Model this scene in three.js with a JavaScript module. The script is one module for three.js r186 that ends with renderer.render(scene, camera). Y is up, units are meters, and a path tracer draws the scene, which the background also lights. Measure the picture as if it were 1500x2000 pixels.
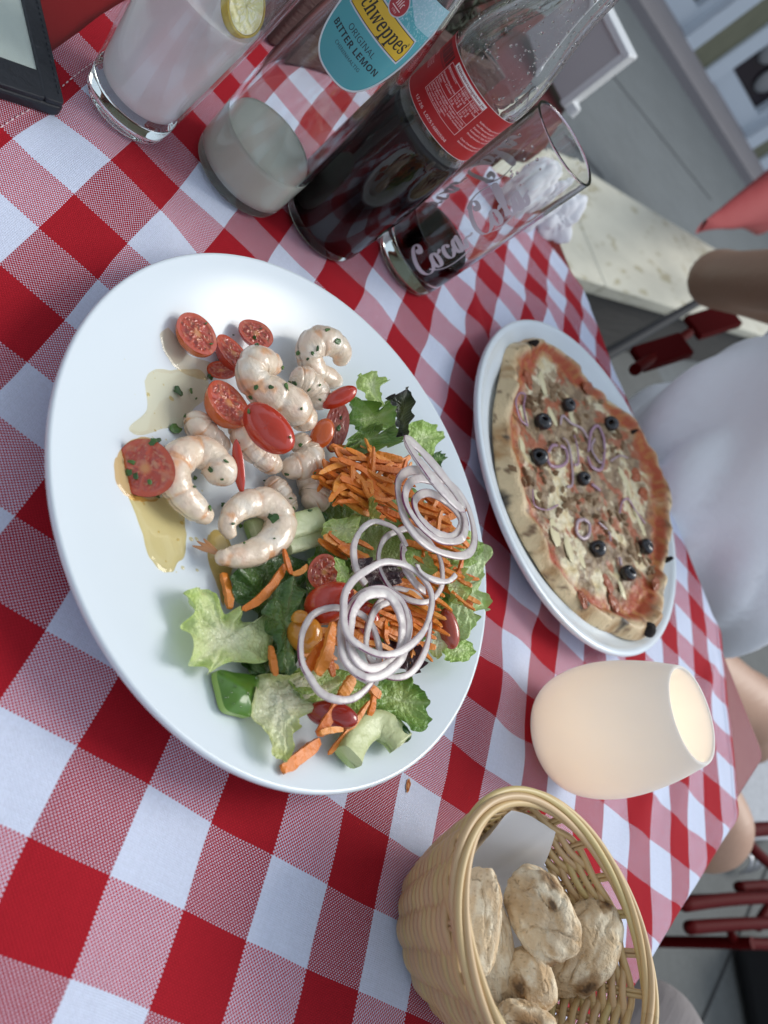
import * as THREE from 'three';
import { mergeGeometries } from 'three/addons/utils/BufferGeometryUtils.js';
import { RoundedBoxGeometry } from 'three/addons/geometries/RoundedBoxGeometry.js';
import { MarchingCubes } from 'three/addons/objects/MarchingCubes.js';

// ---------- camera, sky, sun, exposure ----------
const CELL = 0.03, TOP = 0.75;                       // one check of the cloth; height of the table top
const V = (x, y, z) => new THREE.Vector3(x, y, z);
const scene = new THREE.Scene();
const camera = new THREE.PerspectiveCamera(69.9, 0.75, 0.02, 200);
const camRight = V(0.667494, 0.714054, -0.211137).normalize();
const camBack = V(-0.451774, 0.61376, 0.647455).normalize();
const camUp = V().crossVectors(camBack, camRight).normalize();
camera.position.set(0.98192 * CELL, TOP + 8.49557 * CELL, 9.63447 * CELL);
camera.quaternion.setFromRotationMatrix(new THREE.Matrix4().makeBasis(camRight, camUp, camBack));
camera.focus = 0.345; camera.userData.fStop = 9;
const EYE = camera.position.clone();                 // where the photograph was taken from
camera.updateMatrixWorld(true);
const F = 1430.76;                                   // focal length for a frame of 1500 x 2000
const renderer = new THREE.WebGLRenderer();
renderer.toneMapping = THREE.LinearToneMapping; renderer.toneMappingExposure = 1.14;
renderer.shadowMap.enabled = true;
{ // overcast sky, brighter overhead
  const w = 128, h = 64, d = new Float32Array(w * h * 4);
  for (let j = 0; j < h; j++) for (let i = 0; i < w; i++) {
    const y = Math.sin(((j + 0.5) / h - 0.5) * Math.PI), k = (y > 0 ? (1 + 2 * y) / 3 : 0.3) * 1.0, o = (j * w + i) * 4;
    d[o] = 0.86 * k; d[o + 1] = 0.98 * k; d[o + 2] = 1.15 * k; d[o + 3] = 1;
  }
  const sky = new THREE.DataTexture(d, w, h, THREE.RGBAFormat, THREE.FloatType);
  sky.mapping = THREE.EquirectangularReflectionMapping; sky.magFilter = THREE.LinearFilter; sky.needsUpdate = true;
  scene.background = sky; scene.environment = sky;
}
const sun = new THREE.DirectionalLight(new THREE.Color(1, 0.965, 0.9), 1.9);
sun.position.set(0.2 + 2.9, TOP + 3.2, -0.1 - 1.5); sun.target.position.set(0.2, TOP, -0.1);
sun.castShadow = true; sun.shadow.radius = 56; sun.shadow.mapSize.set(2048, 2048);
Object.assign(sun.shadow.camera, { left: -2, right: 2, top: 2, bottom: -2, near: 0.5, far: 12 });
scene.add(sun, sun.target);

// ---------- helpers ----------
function rng(seed) { let a = seed >>> 0; return () => { a = (a + 0x6D2B79F5) >>> 0; let t = Math.imul(a ^ (a >>> 15), 1 | a); t = (t + Math.imul(t ^ (t >>> 7), 61 | t)) ^ t; return ((t ^ (t >>> 14)) >>> 0) / 4294967296; }; }
const hash = (x, y, z) => { let h = Math.imul(x, 374761393) + Math.imul(y, 668265263) + Math.imul(z, 2147483647 ^ 1013904223); h = Math.imul(h ^ (h >>> 13), 1274126177); return ((h ^ (h >>> 16)) >>> 0) / 4294967296; };
function noise(x, y = 0, z = 0) {
  const X = Math.floor(x), Y = Math.floor(y), Z = Math.floor(z), s = (t) => t * t * (3 - 2 * t), fx = s(x - X), fy = s(y - Y), fz = s(z - Z), L = (a, b, t) => a + (b - a) * t;
  const c = (i, j, k) => hash(X + i, Y + j, Z + k);
  return L(L(L(c(0, 0, 0), c(1, 0, 0), fx), L(c(0, 1, 0), c(1, 1, 0), fx), fy), L(L(c(0, 0, 1), c(1, 0, 1), fx), L(c(0, 1, 1), c(1, 1, 1), fx), fy), fz) * 2 - 1;
}
const fbm = (x, y = 0, z = 0, n = 3) => { let a = 0, k = 1, t = 0; for (let i = 0; i < n; i++) { a += k * noise(x + i * 17.3, y + i * 5.1, z + i * 9.7); t += k; k *= 0.5; x *= 2.03; y *= 2.03; z *= 2.03; } return a / t; };
const clamp = (x, a = 0, b = 1) => Math.min(b, Math.max(a, x)), lerp = (a, b, t) => a + (b - a) * t, smooth = (a, b, x) => { const t = clamp((x - a) / (b - a)); return t * t * (3 - 2 * t); };
const mixc = (a, b, t) => [lerp(a[0], b[0], t), lerp(a[1], b[1], t), lerp(a[2], b[2], t)];
// the ray through a place of the photograph (1500 x 2000), met with a level plane h metres above the table top
const rayDir = (px, py) => camRight.clone().multiplyScalar((px - 750) / F).addScaledVector(camUp, -(py - 1000) / F).sub(camBack);
function at(px, py, h = 0) { const d = rayDir(px, py), t = (TOP + h - EYE.y) / d.y; return EYE.clone().addScaledVector(d, t); }
const cell = (u, v, h = 0) => V(u * CELL, TOP + h, v * CELL);
const depthOf = (p) => -camBack.dot(p.clone().sub(EYE));
const metres = (p, px) => px * depthOf(p) / F;
const camVec = (r, u, b) => camRight.clone().multiplyScalar(r).addScaledVector(camUp, u).addScaledVector(camBack, b).normalize();
const taken = {};
const numbered = (n) => { const k = taken[n] = (taken[n] ?? -1) + 1; return k ? n + '_' + String(k).padStart(3, '0') : n; };
function tag(o, label, category, group) { o.userData.label = label; o.userData.category = category; if (group) o.userData.group = group; return o; }
function thing(name, label, category, p = V(0, 0, 0), group) { const o = new THREE.Group(); o.name = numbered(name); o.position.copy(p); scene.add(o); return tag(o, label, category, group); }
function part(name, geo, mat, parent, label) {
  const m = new THREE.Mesh(geo, mat); m.name = name; m.castShadow = m.receiveShadow = true;
  if (parent.isGroup && parent.parent === scene && geo.userData.world) { m.position.copy(parent.position).negate(); }
  parent.add(m); if (label) m.userData.label = label; return m;
}
function solo(name, geo, mat, label, category, group) { const m = new THREE.Mesh(geo, mat); m.name = numbered(name); m.castShadow = m.receiveShadow = true; scene.add(m); if (category) tag(m, label, category, group); return m; }
function struct(name, geo, mat) { const m = new THREE.Mesh(geo, mat); m.name = numbered(name); m.castShadow = m.receiveShadow = true; m.userData.kind = 'structure'; scene.add(m); return m; }
function stuff(name, geo, mat, parent) { const m = part(name, geo, mat, parent); m.userData.kind = 'stuff'; return m; }
function geom(pos, idx, uv, col) {
  const g = new THREE.BufferGeometry(); g.setAttribute('position', new THREE.Float32BufferAttribute(pos, 3)); if (uv) g.setAttribute('uv', new THREE.Float32BufferAttribute(uv, 2));
  if (col) g.setAttribute('color', new THREE.Float32BufferAttribute(col, 3)); g.setIndex(idx); g.computeVertexNormals(); return g;
}
const world = (g) => { g.userData.world = true; return g; };
function outward(g) { // closed surfaces: make the faces look out
  const p = g.attributes.position, ix = g.index.array; let v = 0; const a = V(), b = V(), c = V();
  for (let i = 0; i < ix.length; i += 3) { a.fromBufferAttribute(p, ix[i]); b.fromBufferAttribute(p, ix[i + 1]); c.fromBufferAttribute(p, ix[i + 2]); v += a.dot(b.cross(c)); }
  if (v < 0) { for (let i = 0; i < ix.length; i += 3) { const t = ix[i]; ix[i] = ix[i + 1]; ix[i + 1] = t; } g.computeVertexNormals(); }
  return g;
}
// a grid of (nu+1) x (nv+1) points; closed in u or v joins the seam
function grid(nu, nv, f, { closeU = false, closeV = false, color = null } = {}) {
  const pos = [], uv = [], col = [], idx = [], U = closeU ? nu : nu + 1, W = closeV ? nv : nv + 1;
  for (let j = 0; j < W; j++) for (let i = 0; i < U; i++) { const a = i / nu, b = j / nv, p = f(a, b); pos.push(p.x, p.y, p.z); uv.push(...(p.uv ?? [a, b])); if (color) col.push(...color(a, b, p)); }
  for (let j = 0; j < nv; j++) for (let i = 0; i < nu; i++) {
    const i1 = (i + 1) % U, j1 = (j + 1) % W, a = j * U + i, b = j * U + i1, c = j1 * U + i, d = j1 * U + i1; idx.push(a, b, d, a, d, c);
  }
  return geom(pos, idx, uv, color ? col : null);
}
// a turned shape: profile [[radius, height], ...] round the vertical axis, stretched by sx, sz
function lathe(profile, seg = 96, sx = 1, sz = 1, color = null, wob = null) {
  const n = profile.length - 1;
  const g = grid(seg, n, (a, b) => {
    const [r, y] = profile[Math.round(b * n)], t = a * Math.PI * 2, k = wob ? wob(t, r, y) : 1, p = V(Math.cos(t) * r * sx * k, y, Math.sin(t) * r * sz * k); p.uv = [a, b]; return p;
  }, { closeU: true, color: color && ((a, b, p) => color(a, profile[Math.round(b * n)], p)) });
  return outward(g);
}
function curve(points, n) { const c = new THREE.CatmullRomCurve3(points.map((p) => V(p[0], p[1], 0)), false, 'centripetal'); return c.getPoints(n).map((p) => [Math.max(0, p.x), p.y]); }
// a tapered body along a spine; rad(t), shape(t, phi) scales the radius, color(t, phi)
function limb(points, radii, { n = 60, seg = 22, up = V(0, 1, 0), flat = 1, shape = null, color = null, closed = false, cap = 0.5, box = false, twist = 0 } = {}) {
  const c = new THREE.CatmullRomCurve3(points, closed, 'centripetal'), rad = (t) => { const k = clamp(t) * (radii.length - 1), i = Math.min(radii.length - 2, Math.floor(k)); return lerp(radii[i], radii[i + 1], smooth(0, 1, k - i)); };
  const pos = [], uv = [], col = [], idx = [], len = c.getLength(), W = closed ? n : n + 1;
  for (let j = 0; j < W; j++) {
    const t = j / n, o = c.getPoint(t), T = c.getTangent(t), U = up.clone().addScaledVector(T, -up.dot(T)).normalize(), S = V().crossVectors(T, U);
    if (twist) { const a = twist * (t - 0.5), u2 = U.clone().multiplyScalar(Math.cos(a)).addScaledVector(S, Math.sin(a)); S.multiplyScalar(Math.cos(a)).addScaledVector(U, -Math.sin(a)); U.copy(u2); }
    let r = radii.length > 1 ? rad(t) : radii[0], end = 1;
    if (!closed && cap) { const e = cap * r / len; if (t < e) end = Math.sqrt(Math.max(0, 1 - (1 - t / e) ** 2)); if (t > 1 - e) end = Math.min(end, Math.sqrt(Math.max(0, 1 - ((t - 1 + e) / e) ** 2))); }
    if (!closed && (j === 0 || j === n)) end = 0;
    for (let i = 0; i < seg; i++) {
      const phi = i / seg * Math.PI * 2; let x = Math.cos(phi), y = Math.sin(phi);
      if (box) { const m = box === true ? Math.max(Math.abs(x), Math.abs(y)) : (Math.abs(x) ** box + Math.abs(y) ** box) ** (1 / box); x = x / m; y = y / m; }
      const k = (shape ? shape(t, phi) : 1) * r * end, p = o.clone().addScaledVector(S, x * k).addScaledVector(U, y * k * flat);
      pos.push(p.x, p.y, p.z); uv.push(t * len, phi * r); if (color) col.push(...color(t, phi, p));
    }
  }
  for (let j = 0; j < n; j++) for (let i = 0; i < seg; i++) { const a = j * seg + i, b = j * seg + (i + 1) % seg, j1 = (j + 1) % W, c2 = j1 * seg + i, d = j1 * seg + (i + 1) % seg; idx.push(a, d, b, a, c2, d); }
  return outward(world(geom(pos, idx, uv, color ? col : null)));
}
const place = (g, m) => { g.applyMatrix4(m); return g; };
const basis = (x, y, z, p) => new THREE.Matrix4().makeBasis(x, y, z).setPosition(p);
const bar = (a, b, r, seg = 12, r2 = r) => { const d = b.clone().sub(a), l = d.length(), g = new THREE.CylinderGeometry(r2, r, l, seg); g.applyQuaternion(new THREE.Quaternion().setFromUnitVectors(V(0, 1, 0), d.normalize())); g.translate((a.x + b.x) / 2, (a.y + b.y) / 2, (a.z + b.z) / 2); return world(g); };

// ---------- textures ----------
function tex(size, f, { srgb = false, rep = [1, 1], h = size } = {}) {
  const d = new Uint8Array(size * h * 4);
  for (let j = 0; j < h; j++) for (let i = 0; i < size; i++) { const c = f(i / size, j / h, i, j), o = (j * size + i) * 4; for (let k = 0; k < 3; k++) d[o + k] = clamp(Math.round((c.length ? c[k] : c) * 255), 0, 255); d[o + 3] = 255; }
  const t = new THREE.DataTexture(d, size, h, THREE.RGBAFormat); t.wrapS = t.wrapT = THREE.RepeatWrapping; t.magFilter = THREE.LinearFilter; t.minFilter = THREE.LinearMipmapLinearFilter; t.generateMipmaps = true;
  if (srgb) t.colorSpace = THREE.SRGBColorSpace; t.repeat.set(...rep); t.needsUpdate = true; return t;
}
const again = (t, x, y = x) => { const c = t.clone(); c.repeat.set(x, y); c.needsUpdate = true; return c; };
// tileable noise: sums of sines of whole-number frequencies plus wrapped value noise
const wrapNoise = (x, y, n, s) => { const X = x * n, Y = y * n, i = Math.floor(X), j = Math.floor(Y), sm = (t) => t * t * (3 - 2 * t), fx = sm(X - i), fy = sm(Y - j), c = (a, b) => hash((a + n) % n, (b + n) % n, s); return lerp(lerp(c(i, j), c(i + 1, j), fx), lerp(c(i, j + 1), c(i + 1, j + 1), fx), fy); };
const wrapFbm = (x, y, n, s, o = 4) => { let a = 0, k = 1, t = 0; for (let i = 0; i < o; i++) { a += k * wrapNoise(x, y, n, s + i); t += k; k *= 0.55; n *= 2; } return a / t; };
const grainTex = tex(512, (x, y) => wrapFbm(x, y, 8, 3, 6));
const veinTex = (() => { // a net of leaf veins
  const N = 9, pts = []; for (let j = 0; j < N; j++) for (let i = 0; i < N; i++) pts.push([(i + 0.1 + 0.8 * hash(i, j, 5)) / N, (j + 0.1 + 0.8 * hash(i, j, 6)) / N]);
  return tex(384, (x, y) => { let a = 9, b = 9; const I = Math.floor(x * N), J = Math.floor(y * N);
    for (let dj = -1; dj <= 1; dj++) for (let di = -1; di <= 1; di++) { const i = I + di, j = J + dj, p = pts[((j + N) % N) * N + (i + N) % N], dx = p[0] + Math.floor(i / N) - x, dy = p[1] + Math.floor(j / N) - y, d = Math.hypot(dx, dy); if (d < a) { b = a; a = d; } else if (d < b) b = d; }
    return clamp((b - a) * N * 1.6) ** 0.6; });
})();
const std = (o) => new THREE.MeshStandardMaterial(o), phys = (o) => new THREE.MeshPhysicalMaterial(o);
const lin = (r, g, b) => new THREE.Color().setRGB(r, g, b);
function canvas(w, h, draw, srgb = true) { const c = document.createElement('canvas'); c.width = w; c.height = h; draw(c.getContext('2d'), w, h); const t = new THREE.CanvasTexture(c); if (srgb) t.colorSpace = THREE.SRGBColorSpace; t.anisotropy = 8; return t; }
// ---------- the ground, the street, the house across it ----------
const speck = tex(512, (x, y) => { const n = wrapFbm(x, y, 6, 11, 3), g = wrapNoise(x, y, 128, 15), k = 0.75 + 0.2 * n + 0.25 * (g - 0.5); return [k, k, k]; });
const matAsphalt = std({ color: lin(0.15, 0.165, 0.17), roughness: 0.92, map: again(speck, 1.6), bumpMap: again(grainTex, 6), bumpScale: 0.003 });
const matFloor = std({ color: lin(0.11, 0.115, 0.11), roughness: 0.85, map: again(speck, 2.2), bumpMap: again(grainTex, 4), bumpScale: 0.002 });
const flat = (pts, y, uvs = 1) => { const sh = new THREE.Shape(pts.map((p) => new THREE.Vector2(p[0], -p[1]))), g = new THREE.ShapeGeometry(sh); g.rotateX(-Math.PI / 2); g.translate(0, y, 0); const u = g.attributes.uv; for (let i = 0; i < u.count; i++) u.setXY(i, g.attributes.position.getX(i) * uvs, g.attributes.position.getZ(i) * uvs); return g; };
struct('ground', flat([[-80, -80], [80, -80], [80, 80], [-80, 80]], -0.012), std({ color: lin(0.2, 0.2, 0.19), roughness: 0.95, map: again(speck, 0.7) }));
const xz = (p) => [p.x, p.z];
const G = -TOP;
{ // the street runs along the house; terrace floor on the near side of the low wall
  const a = at(1240, 25, G), b = at(1450, 350, G), d = b.clone().sub(a).normalize(), n = V(-d.z, 0, d.x); // n points to the camera side
  if (n.z < 0) n.negate();
  const e = (s, t) => { const p = a.clone().addScaledVector(d, s).addScaledVector(n, t); return [p.x, p.z]; };
  struct('road', flat([e(-30, 0), e(30, 0), e(30, 12), e(-30, 12)], -0.008), matAsphalt);
  // gutter strip and pavement along the house: a real kerb
  const kerb = new THREE.BoxGeometry(60, 0.1, 3.2); const ang = Math.atan2(-d.z, d.x); kerb.rotateY(ang); const kc = a.clone().addScaledVector(n, -1.6); kerb.translate(kc.x, 0.04, kc.z);
  struct('pavement', kerb, std({ color: lin(0.26, 0.24, 0.25), roughness: 0.9, map: again(speck, 3) }));
  // seams in the asphalt
  const seam = std({ color: lin(0.07, 0.075, 0.08), roughness: 0.95 });
  for (const [p, q, w] of [[[1150, 85], [1390, 390], 0.035], [[1108, 262], [1180, 345], 0.05]]) {
    const A = at(...p, G), B = at(...q, G), dd = B.clone().sub(A), nn = V(-dd.z, 0, dd.x).normalize().multiplyScalar(w / 2), ex = dd.clone().normalize().multiplyScalar(w > 0.04 ? 0 : 6);
    A.sub(ex); const P = [];
    for (let i = 0; i <= 30; i++) { const c = A.clone().lerp(B, i / 30).addScaledVector(nn, 0.5 * fbm(i * 0.7, 3)); P.push(c); }
    struct('road_seam', flat([...P.map((c) => xz(c.clone().add(nn))), ...P.reverse().map((c) => xz(c.clone().sub(nn)))], -0.004), seam);
  }
}
struct('terrace_floor', flat([[-3, -1.2], [0.35, -1.2], [1.9, -2.95], [5.4, -1.0], [5, 3], [-3, 3]], -0.004), matFloor);
{ // a joint in the floor
  const A = at(1455, 1800, G), B = at(1385, 1965, G), d = B.clone().sub(A), n = V(-d.z, 0, d.x).normalize().multiplyScalar(0.004); A.addScaledVector(d, -1.5); B.addScaledVector(d, 1.5);
  struct('floor_joint', flat([xz(A.clone().add(n)), xz(B.clone().add(n)), xz(B.clone().sub(n)), xz(A.clone().sub(n))], 0), std({ color: lin(0.03, 0.03, 0.03), roughness: 1 }));
}
{ // low stone wall between terrace and street
  const h = -0.39, n0 = at(1140, 545, h), n1 = at(1330, 605, h), d = n1.clone().sub(n0).setY(0).normalize(), n = V(d.z, 0, -d.x); const f0 = at(1150, 335, h); if (f0.clone().sub(n0).dot(n) < 0) n.negate();
  const wide = Math.abs(f0.clone().sub(n0).dot(n)), m = basis(d, V(0, 1, 0), V().crossVectors(d, V(0, 1, 0)), V(0, 0, 0));
  const w = thing('low_wall', 'low terrace wall with pale travertine top slab beside the street', 'wall', n0.clone().setY(0));
  const len = 3.4, mk = (L, H, D, s, y, t) => { const g = new RoundedBoxGeometry(L, H, D, 2, 0.006); g.applyMatrix4(m); const c = d.clone().multiplyScalar(s).addScaledVector(n, t); g.translate(c.x, y, c.z); return g; };
  const travertine = tex(512, (x, y) => { const a = wrapFbm(x, y, 5, 41, 5), b = wrapFbm(x, y, 16, 47, 3), pit = smooth(0.66, 0.74, b), k = 0.82 + 0.3 * (a - 0.5); return [k * (1 - 0.3 * pit), k * (0.985 - 0.34 * pit), k * (0.9 - 0.42 * pit)]; });
  const cap = std({ color: lin(0.62, 0.61, 0.55), roughness: 0.8, map: again(travertine, 1), bumpMap: again(grainTex, 2), bumpScale: 0.002 });
  part('wall_body', mk(len, TOP + h - 0.05, wide - 0.06, len / 2 - 0.45, (TOP + h - 0.05) / 2, wide / 2), std({ color: lin(0.06, 0.055, 0.05), roughness: 0.95, bumpMap: again(grainTex, 2), bumpScale: 0.006 }), w);
  let s = -0.45; for (const L of [0.62, 1.35, 1.43]) { part('cap_slab', mk(L - 0.006, 0.05, wide, s + L / 2, TOP + h - 0.025, wide / 2), cap, w); s += L; }
}
{ // sunshade out of view above the terrace, placed to cut overhead sky and deepen shadows
  const a = at(1275, 0, G), b = at(1483, 341, G), d = b.clone().sub(a).setY(0).normalize(), n = V(-d.z, 0, d.x); if (n.z < 0) n.negate();
  const p = thing('unseen_parasol', 'unseen pale grey square sunshade placed to shade the tables from the overhead sky', 'unseen_parasol', V(-0.62, 0, 0.66)), H = 1.3, y0 = 2.3, y1 = 2.85, ang = Math.atan2(-d.z, d.x);
  const canopy = grid(64, 8, (s, t) => { const th = s * Math.PI * 2, q = Math.max(Math.abs(Math.cos(th)), Math.abs(Math.sin(th))), r = H * t / q, x = Math.cos(th) * r, z = Math.sin(th) * r, sag = 0.06 * Math.sin(t * Math.PI) * (q - 0.85); return V(x * Math.cos(ang) + z * Math.sin(ang), lerp(y1, y0, Math.max(Math.abs(x), Math.abs(z)) / H) - sag, -x * Math.sin(ang) + z * Math.cos(ang)); }, { closeU: true });
  part('canopy', canopy, phys({ color: lin(0.6, 0.62, 0.64), roughness: 1, side: THREE.DoubleSide, transmission: 0.5, thickness: 0 }), p);
  part('pole', bar(V(-0.62, 0, 0.66), V(-0.62, y1, 0.66), 0.02, 18), std({ color: lin(0.4, 0.3, 0.2), roughness: 0.6 }), p);
  for (let i = 0; i < 8; i++) { const th = i * Math.PI / 4, q = Math.max(Math.abs(Math.cos(th)), Math.abs(Math.sin(th))), x = Math.cos(th) * H / q * 0.98, z = Math.sin(th) * H / q * 0.98, P = V(-0.62, 0, 0.66); part('rib', bar(V(P.x, y1 - 0.03, P.z), V(P.x + x * Math.cos(ang) + z * Math.sin(ang), y0 - 0.012, P.z - x * Math.sin(ang) + z * Math.cos(ang)), 0.008), std({ color: lin(0.4, 0.3, 0.2), roughness: 0.6 }), p); }
}
{ // house across the street, laid out on its own front plane
  const a = at(1275, 0, G), b = at(1483, 341, G), d = b.clone().sub(a).setY(0).normalize(), n = V(-d.z, 0, d.x); if (n.z < 0) n.negate();
  const on = (px, py) => { const r = rayDir(px, py), t = a.clone().sub(EYE).dot(n) / r.dot(n), p = EYE.clone().addScaledVector(r, t).sub(a); return [p.dot(d), p.y]; };
  const m = basis(d, V(0, 1, 0), n, V(0, 0, 0));
  const H = thing('house', 'ochre plastered house with white window surrounds across the street', 'house', a.clone().setY(0));
  const box = (x0, x1, y0, y1, z0, z1) => { const g = new THREE.BoxGeometry(x1 - x0, y1 - y0, z1 - z0); g.translate((x0 + x1) / 2, (y0 + y1) / 2, (z0 + z1) / 2); g.applyMatrix4(m); return g; };
  const plaster = std({ color: lin(0.26, 0.255, 0.17), roughness: 0.9, bumpMap: again(grainTex, 3), bumpScale: 0.01, map: again(speck, 2) }), white = std({ color: lin(0.62, 0.68, 0.74), roughness: 0.55 });
  const plinth = std({ color: lin(0.13, 0.125, 0.14), roughness: 0.9, map: again(speck, 3) }), glass = phys({ color: lin(0.03, 0.02, 0.025), roughness: 0.08 });
  const w1 = [on(1302, 36), on(1331, 107)], w2 = [on(1361, 148), on(1458, 290)], w3 = [on(1473, 318), on(1500, 345)];
  const sill = (w1[1][1] + w2[0][1] + w2[1][1]) / 3, top = sill + 2.1, x1e = w1[1][0], x2a = w2[0][0], x2b = w2[1][0], x3a = w3[0][0], fw = 0.36;
  const openings = [[x1e - 1.75, x1e], [x2a, x2b], [x3a, x3a + (x2b - x2a)]];
  part('plinth', box(-9, 13, 0, sill - 0.02, -0.5, 0.05), plinth, H);
  let x = -9; for (const [p, q] of [...openings, [13, 13]]) { part('wall', box(x, p, sill - 0.02, top + 0.02, -0.5, 0), plaster, H); x = q; }
  part('upper_wall', box(-9, 13, top + 0.02, 8, -0.5, 0), plaster, H);
  part('roof', box(-9.4, 13.4, 8, 8.4, -4, 0.6), std({ color: lin(0.2, 0.08, 0.05), roughness: 0.9 }), H);
  for (const [p, q] of openings) {
    const g = box(p, q, sill, top, -0.32, -0.28), w = part('window', g, glass, H);
    const fr = (n2, ...b2) => part(n2, box(...b2), white, w);
    fr('sill', p - 0.06, q + 0.06, sill - 0.03, sill + 0.1, -0.28, 0.09); fr('surround', p - 0.02, p + fw * 0.55, sill + 0.1, top, -0.27, 0.06); fr('surround', q - fw * 0.55, q + 0.02, sill + 0.1, top, -0.27, 0.06); fr('surround', p, q, top - 0.2, top, -0.27, 0.055);
    fr('frame', p + fw * 0.55, p + fw * 0.85, sill + 0.1, top - 0.2, -0.27, -0.12); fr('frame', q - fw * 0.85, q - fw * 0.55, sill + 0.1, top - 0.2, -0.27, -0.12); fr('frame', p + fw * 0.85, q - fw * 0.85, sill + 0.1, sill + 0.34, -0.27, -0.1);
  }
  // what the middle window shows: flowers and a curtain behind the glass
  const [p, q] = openings[1];
  for (let i = 0; i < 7; i++) part('window_flower', (() => { const g = new THREE.IcosahedronGeometry(0.1 + 0.07 * hash(i, 2, 3), 1); g.scale(1, 1.2, 0.5); g.translate(p + 0.45 + (q - p - 0.9) * hash(i, 1, 9), sill + 0.55 + 0.9 * hash(i, 4, 8), -0.24); g.applyMatrix4(m); return g; })(), std({ color: [lin(0.2, 0.02, 0.03), lin(0.05, 0.08, 0.05), lin(0.3, 0.3, 0.3), lin(0.25, 0.14, 0.02)][i % 4], roughness: 0.8 }), H);
}
// ---------- tables and the checked cloth ----------
const corner = [24.9, -2.72], E1 = [-0.7, -0.714], E2 = [-0.714, 0.7], L1 = 21.2, L2 = 36;
const redLaminate = phys({ color: lin(0.2, 0.011, 0.014), roughness: 0.26, specularIntensity: 0.75, bumpMap: again(grainTex, 3), bumpScale: 0.0003 });
const brownLaminate = phys({ color: lin(0.11, 0.022, 0.022), roughness: 0.28, specularIntensity: 0.8, bumpMap: again(grainTex, 3), bumpScale: 0.0003 });
const redPaint = phys({ color: lin(0.07, 0.0018, 0.0022), roughness: 0.6, specularIntensity: 0.1 });
function slab(pts, y, t, r = 0.02) { // level board with rounded corners and eased edges
  const sh = new THREE.Shape(), n = pts.length; pts.forEach((p, i) => { const a = pts[(i + n - 1) % n], b = pts[(i + 1) % n], la = Math.hypot(a[0] - p[0], a[1] - p[1]), lb = Math.hypot(b[0] - p[0], b[1] - p[1]), s = [p[0] + (a[0] - p[0]) * r / la, p[1] + (a[1] - p[1]) * r / la], e = [p[0] + (b[0] - p[0]) * r / lb, p[1] + (b[1] - p[1]) * r / lb]; i ? sh.lineTo(s[0], -s[1]) : sh.moveTo(s[0], -s[1]); sh.quadraticCurveTo(p[0], -p[1], e[0], -e[1]); }); sh.closePath();
  const bv = Math.min(0.002, t / 4), g = new THREE.ExtrudeGeometry(sh, { depth: t - 2 * bv, bevelEnabled: true, bevelSize: bv, bevelThickness: bv, bevelSegments: 2, curveSegments: 8 }); g.rotateX(-Math.PI / 2); g.translate(0, y - t + bv, 0); return world(g);
}
const P2 = (u, v) => [u * CELL, v * CELL], add2 = (p, d, k) => [p[0] + d[0] * k, p[1] + d[1] * k];
{
  const c0 = corner, c1 = add2(c0, E1, L1), c2 = add2(c1, E2, L2), c3 = add2(c0, E2, L2), mid = P2((c0[0] + c2[0]) / 2, (c0[1] + c2[1]) / 2);
  const t = thing('dining_table', 'red bistro table under the checked cloth', 'table', V(mid[0], 0, mid[1]));
  part('tabletop', slab([c0, c1, c2, c3].map((c) => P2(...c)), TOP - 0.002, 0.02, 0.012), redLaminate, t);
  for (const c of [[2.4, 2.4], [L1 - 2.4, 2.4], [2.4, L2 - 2.4], [L1 - 2.4, L2 - 2.4]]) { const p = P2(...add2(add2(c0, E1, c[0]), E2, c[1])); part('leg', bar(V(p[0], 0, p[1]), V(p[0], TOP - 0.03, p[1]), 0.016, 16), redPaint, t); }
  // the neighbouring table
  const q0 = [10.9, -28], q1 = [9.3, -19.6], q2 = [-4, -6.5], q3 = [-12, -16], q = [q1, q0, [8.5, -40], [-10, -36], q3, q2].map((c) => P2(...c));
  const s = thing('side_table', 'second darker red table standing behind the drinks beyond the cloth', 'table', V(0.05, 0, -0.75));
  part('tabletop', slab([P2(9.6, -20.9), P2(11.2, -29.5), P2(12, -36), P2(-9, -36), P2(-12.5, -4.6), P2(-4.3, -4.2)], TOP - 0.004, 0.02, 0.012), brownLaminate, s);
  for (const [u, v] of [[8.4, -23], [9, -33], [-7, -33], [-9, -8]]) { const p = P2(u, v); part('leg', bar(V(p[0], 0, p[1]), V(p[0], TOP - 0.03, p[1]), 0.016, 16), redPaint, s); }
}
// the cloth: woven gingham; one tile of the texture is two checks wide
const TH = 40, PX = 16, weave = { red: [0.35, 0.005, 0.01], white: [0.65, 0.705, 0.86] };
const lin2s = (c) => c <= 0.0031308 ? 12.92 * c : 1.055 * c ** (1 / 2.4) - 0.055;
const weaveColor = tex(TH * 2 * PX, (x, y, i, j) => {
  const a = Math.floor(i / PX), b = Math.floor(j / PX), fx = (i % PX) / PX - 0.5, fy = (j % PX) / PX - 0.5; // warp a runs along y, weft b along x
  const warp = (a + b) % 2 === 0, over = warp ? Math.abs(fx) < (a < TH ? 0.49 : 0.43) : a < TH ? Math.abs(fy) < 0.27 && Math.abs(fx) < 0.42 : Math.abs(fy) < 0.46, isWarp = over ? warp : !warp;
  const red = isWarp ? a < TH : b < TH, c = red ? weave.red : weave.white, k = 0.97 + 0.05 * hash(isWarp ? a : b, isWarp ? 1 : 2, 77) + 0.07 * (hash(a, b, 78) - 0.5);
  const lift = red && !isWarp ? 1.35 : 1; // the filling yarn is a shade paler
  return c.map((v, q) => lin2s(clamp(v * k * (q ? lift * (red ? 1.8 : 1) : lift))));
}, { srgb: true });
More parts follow.
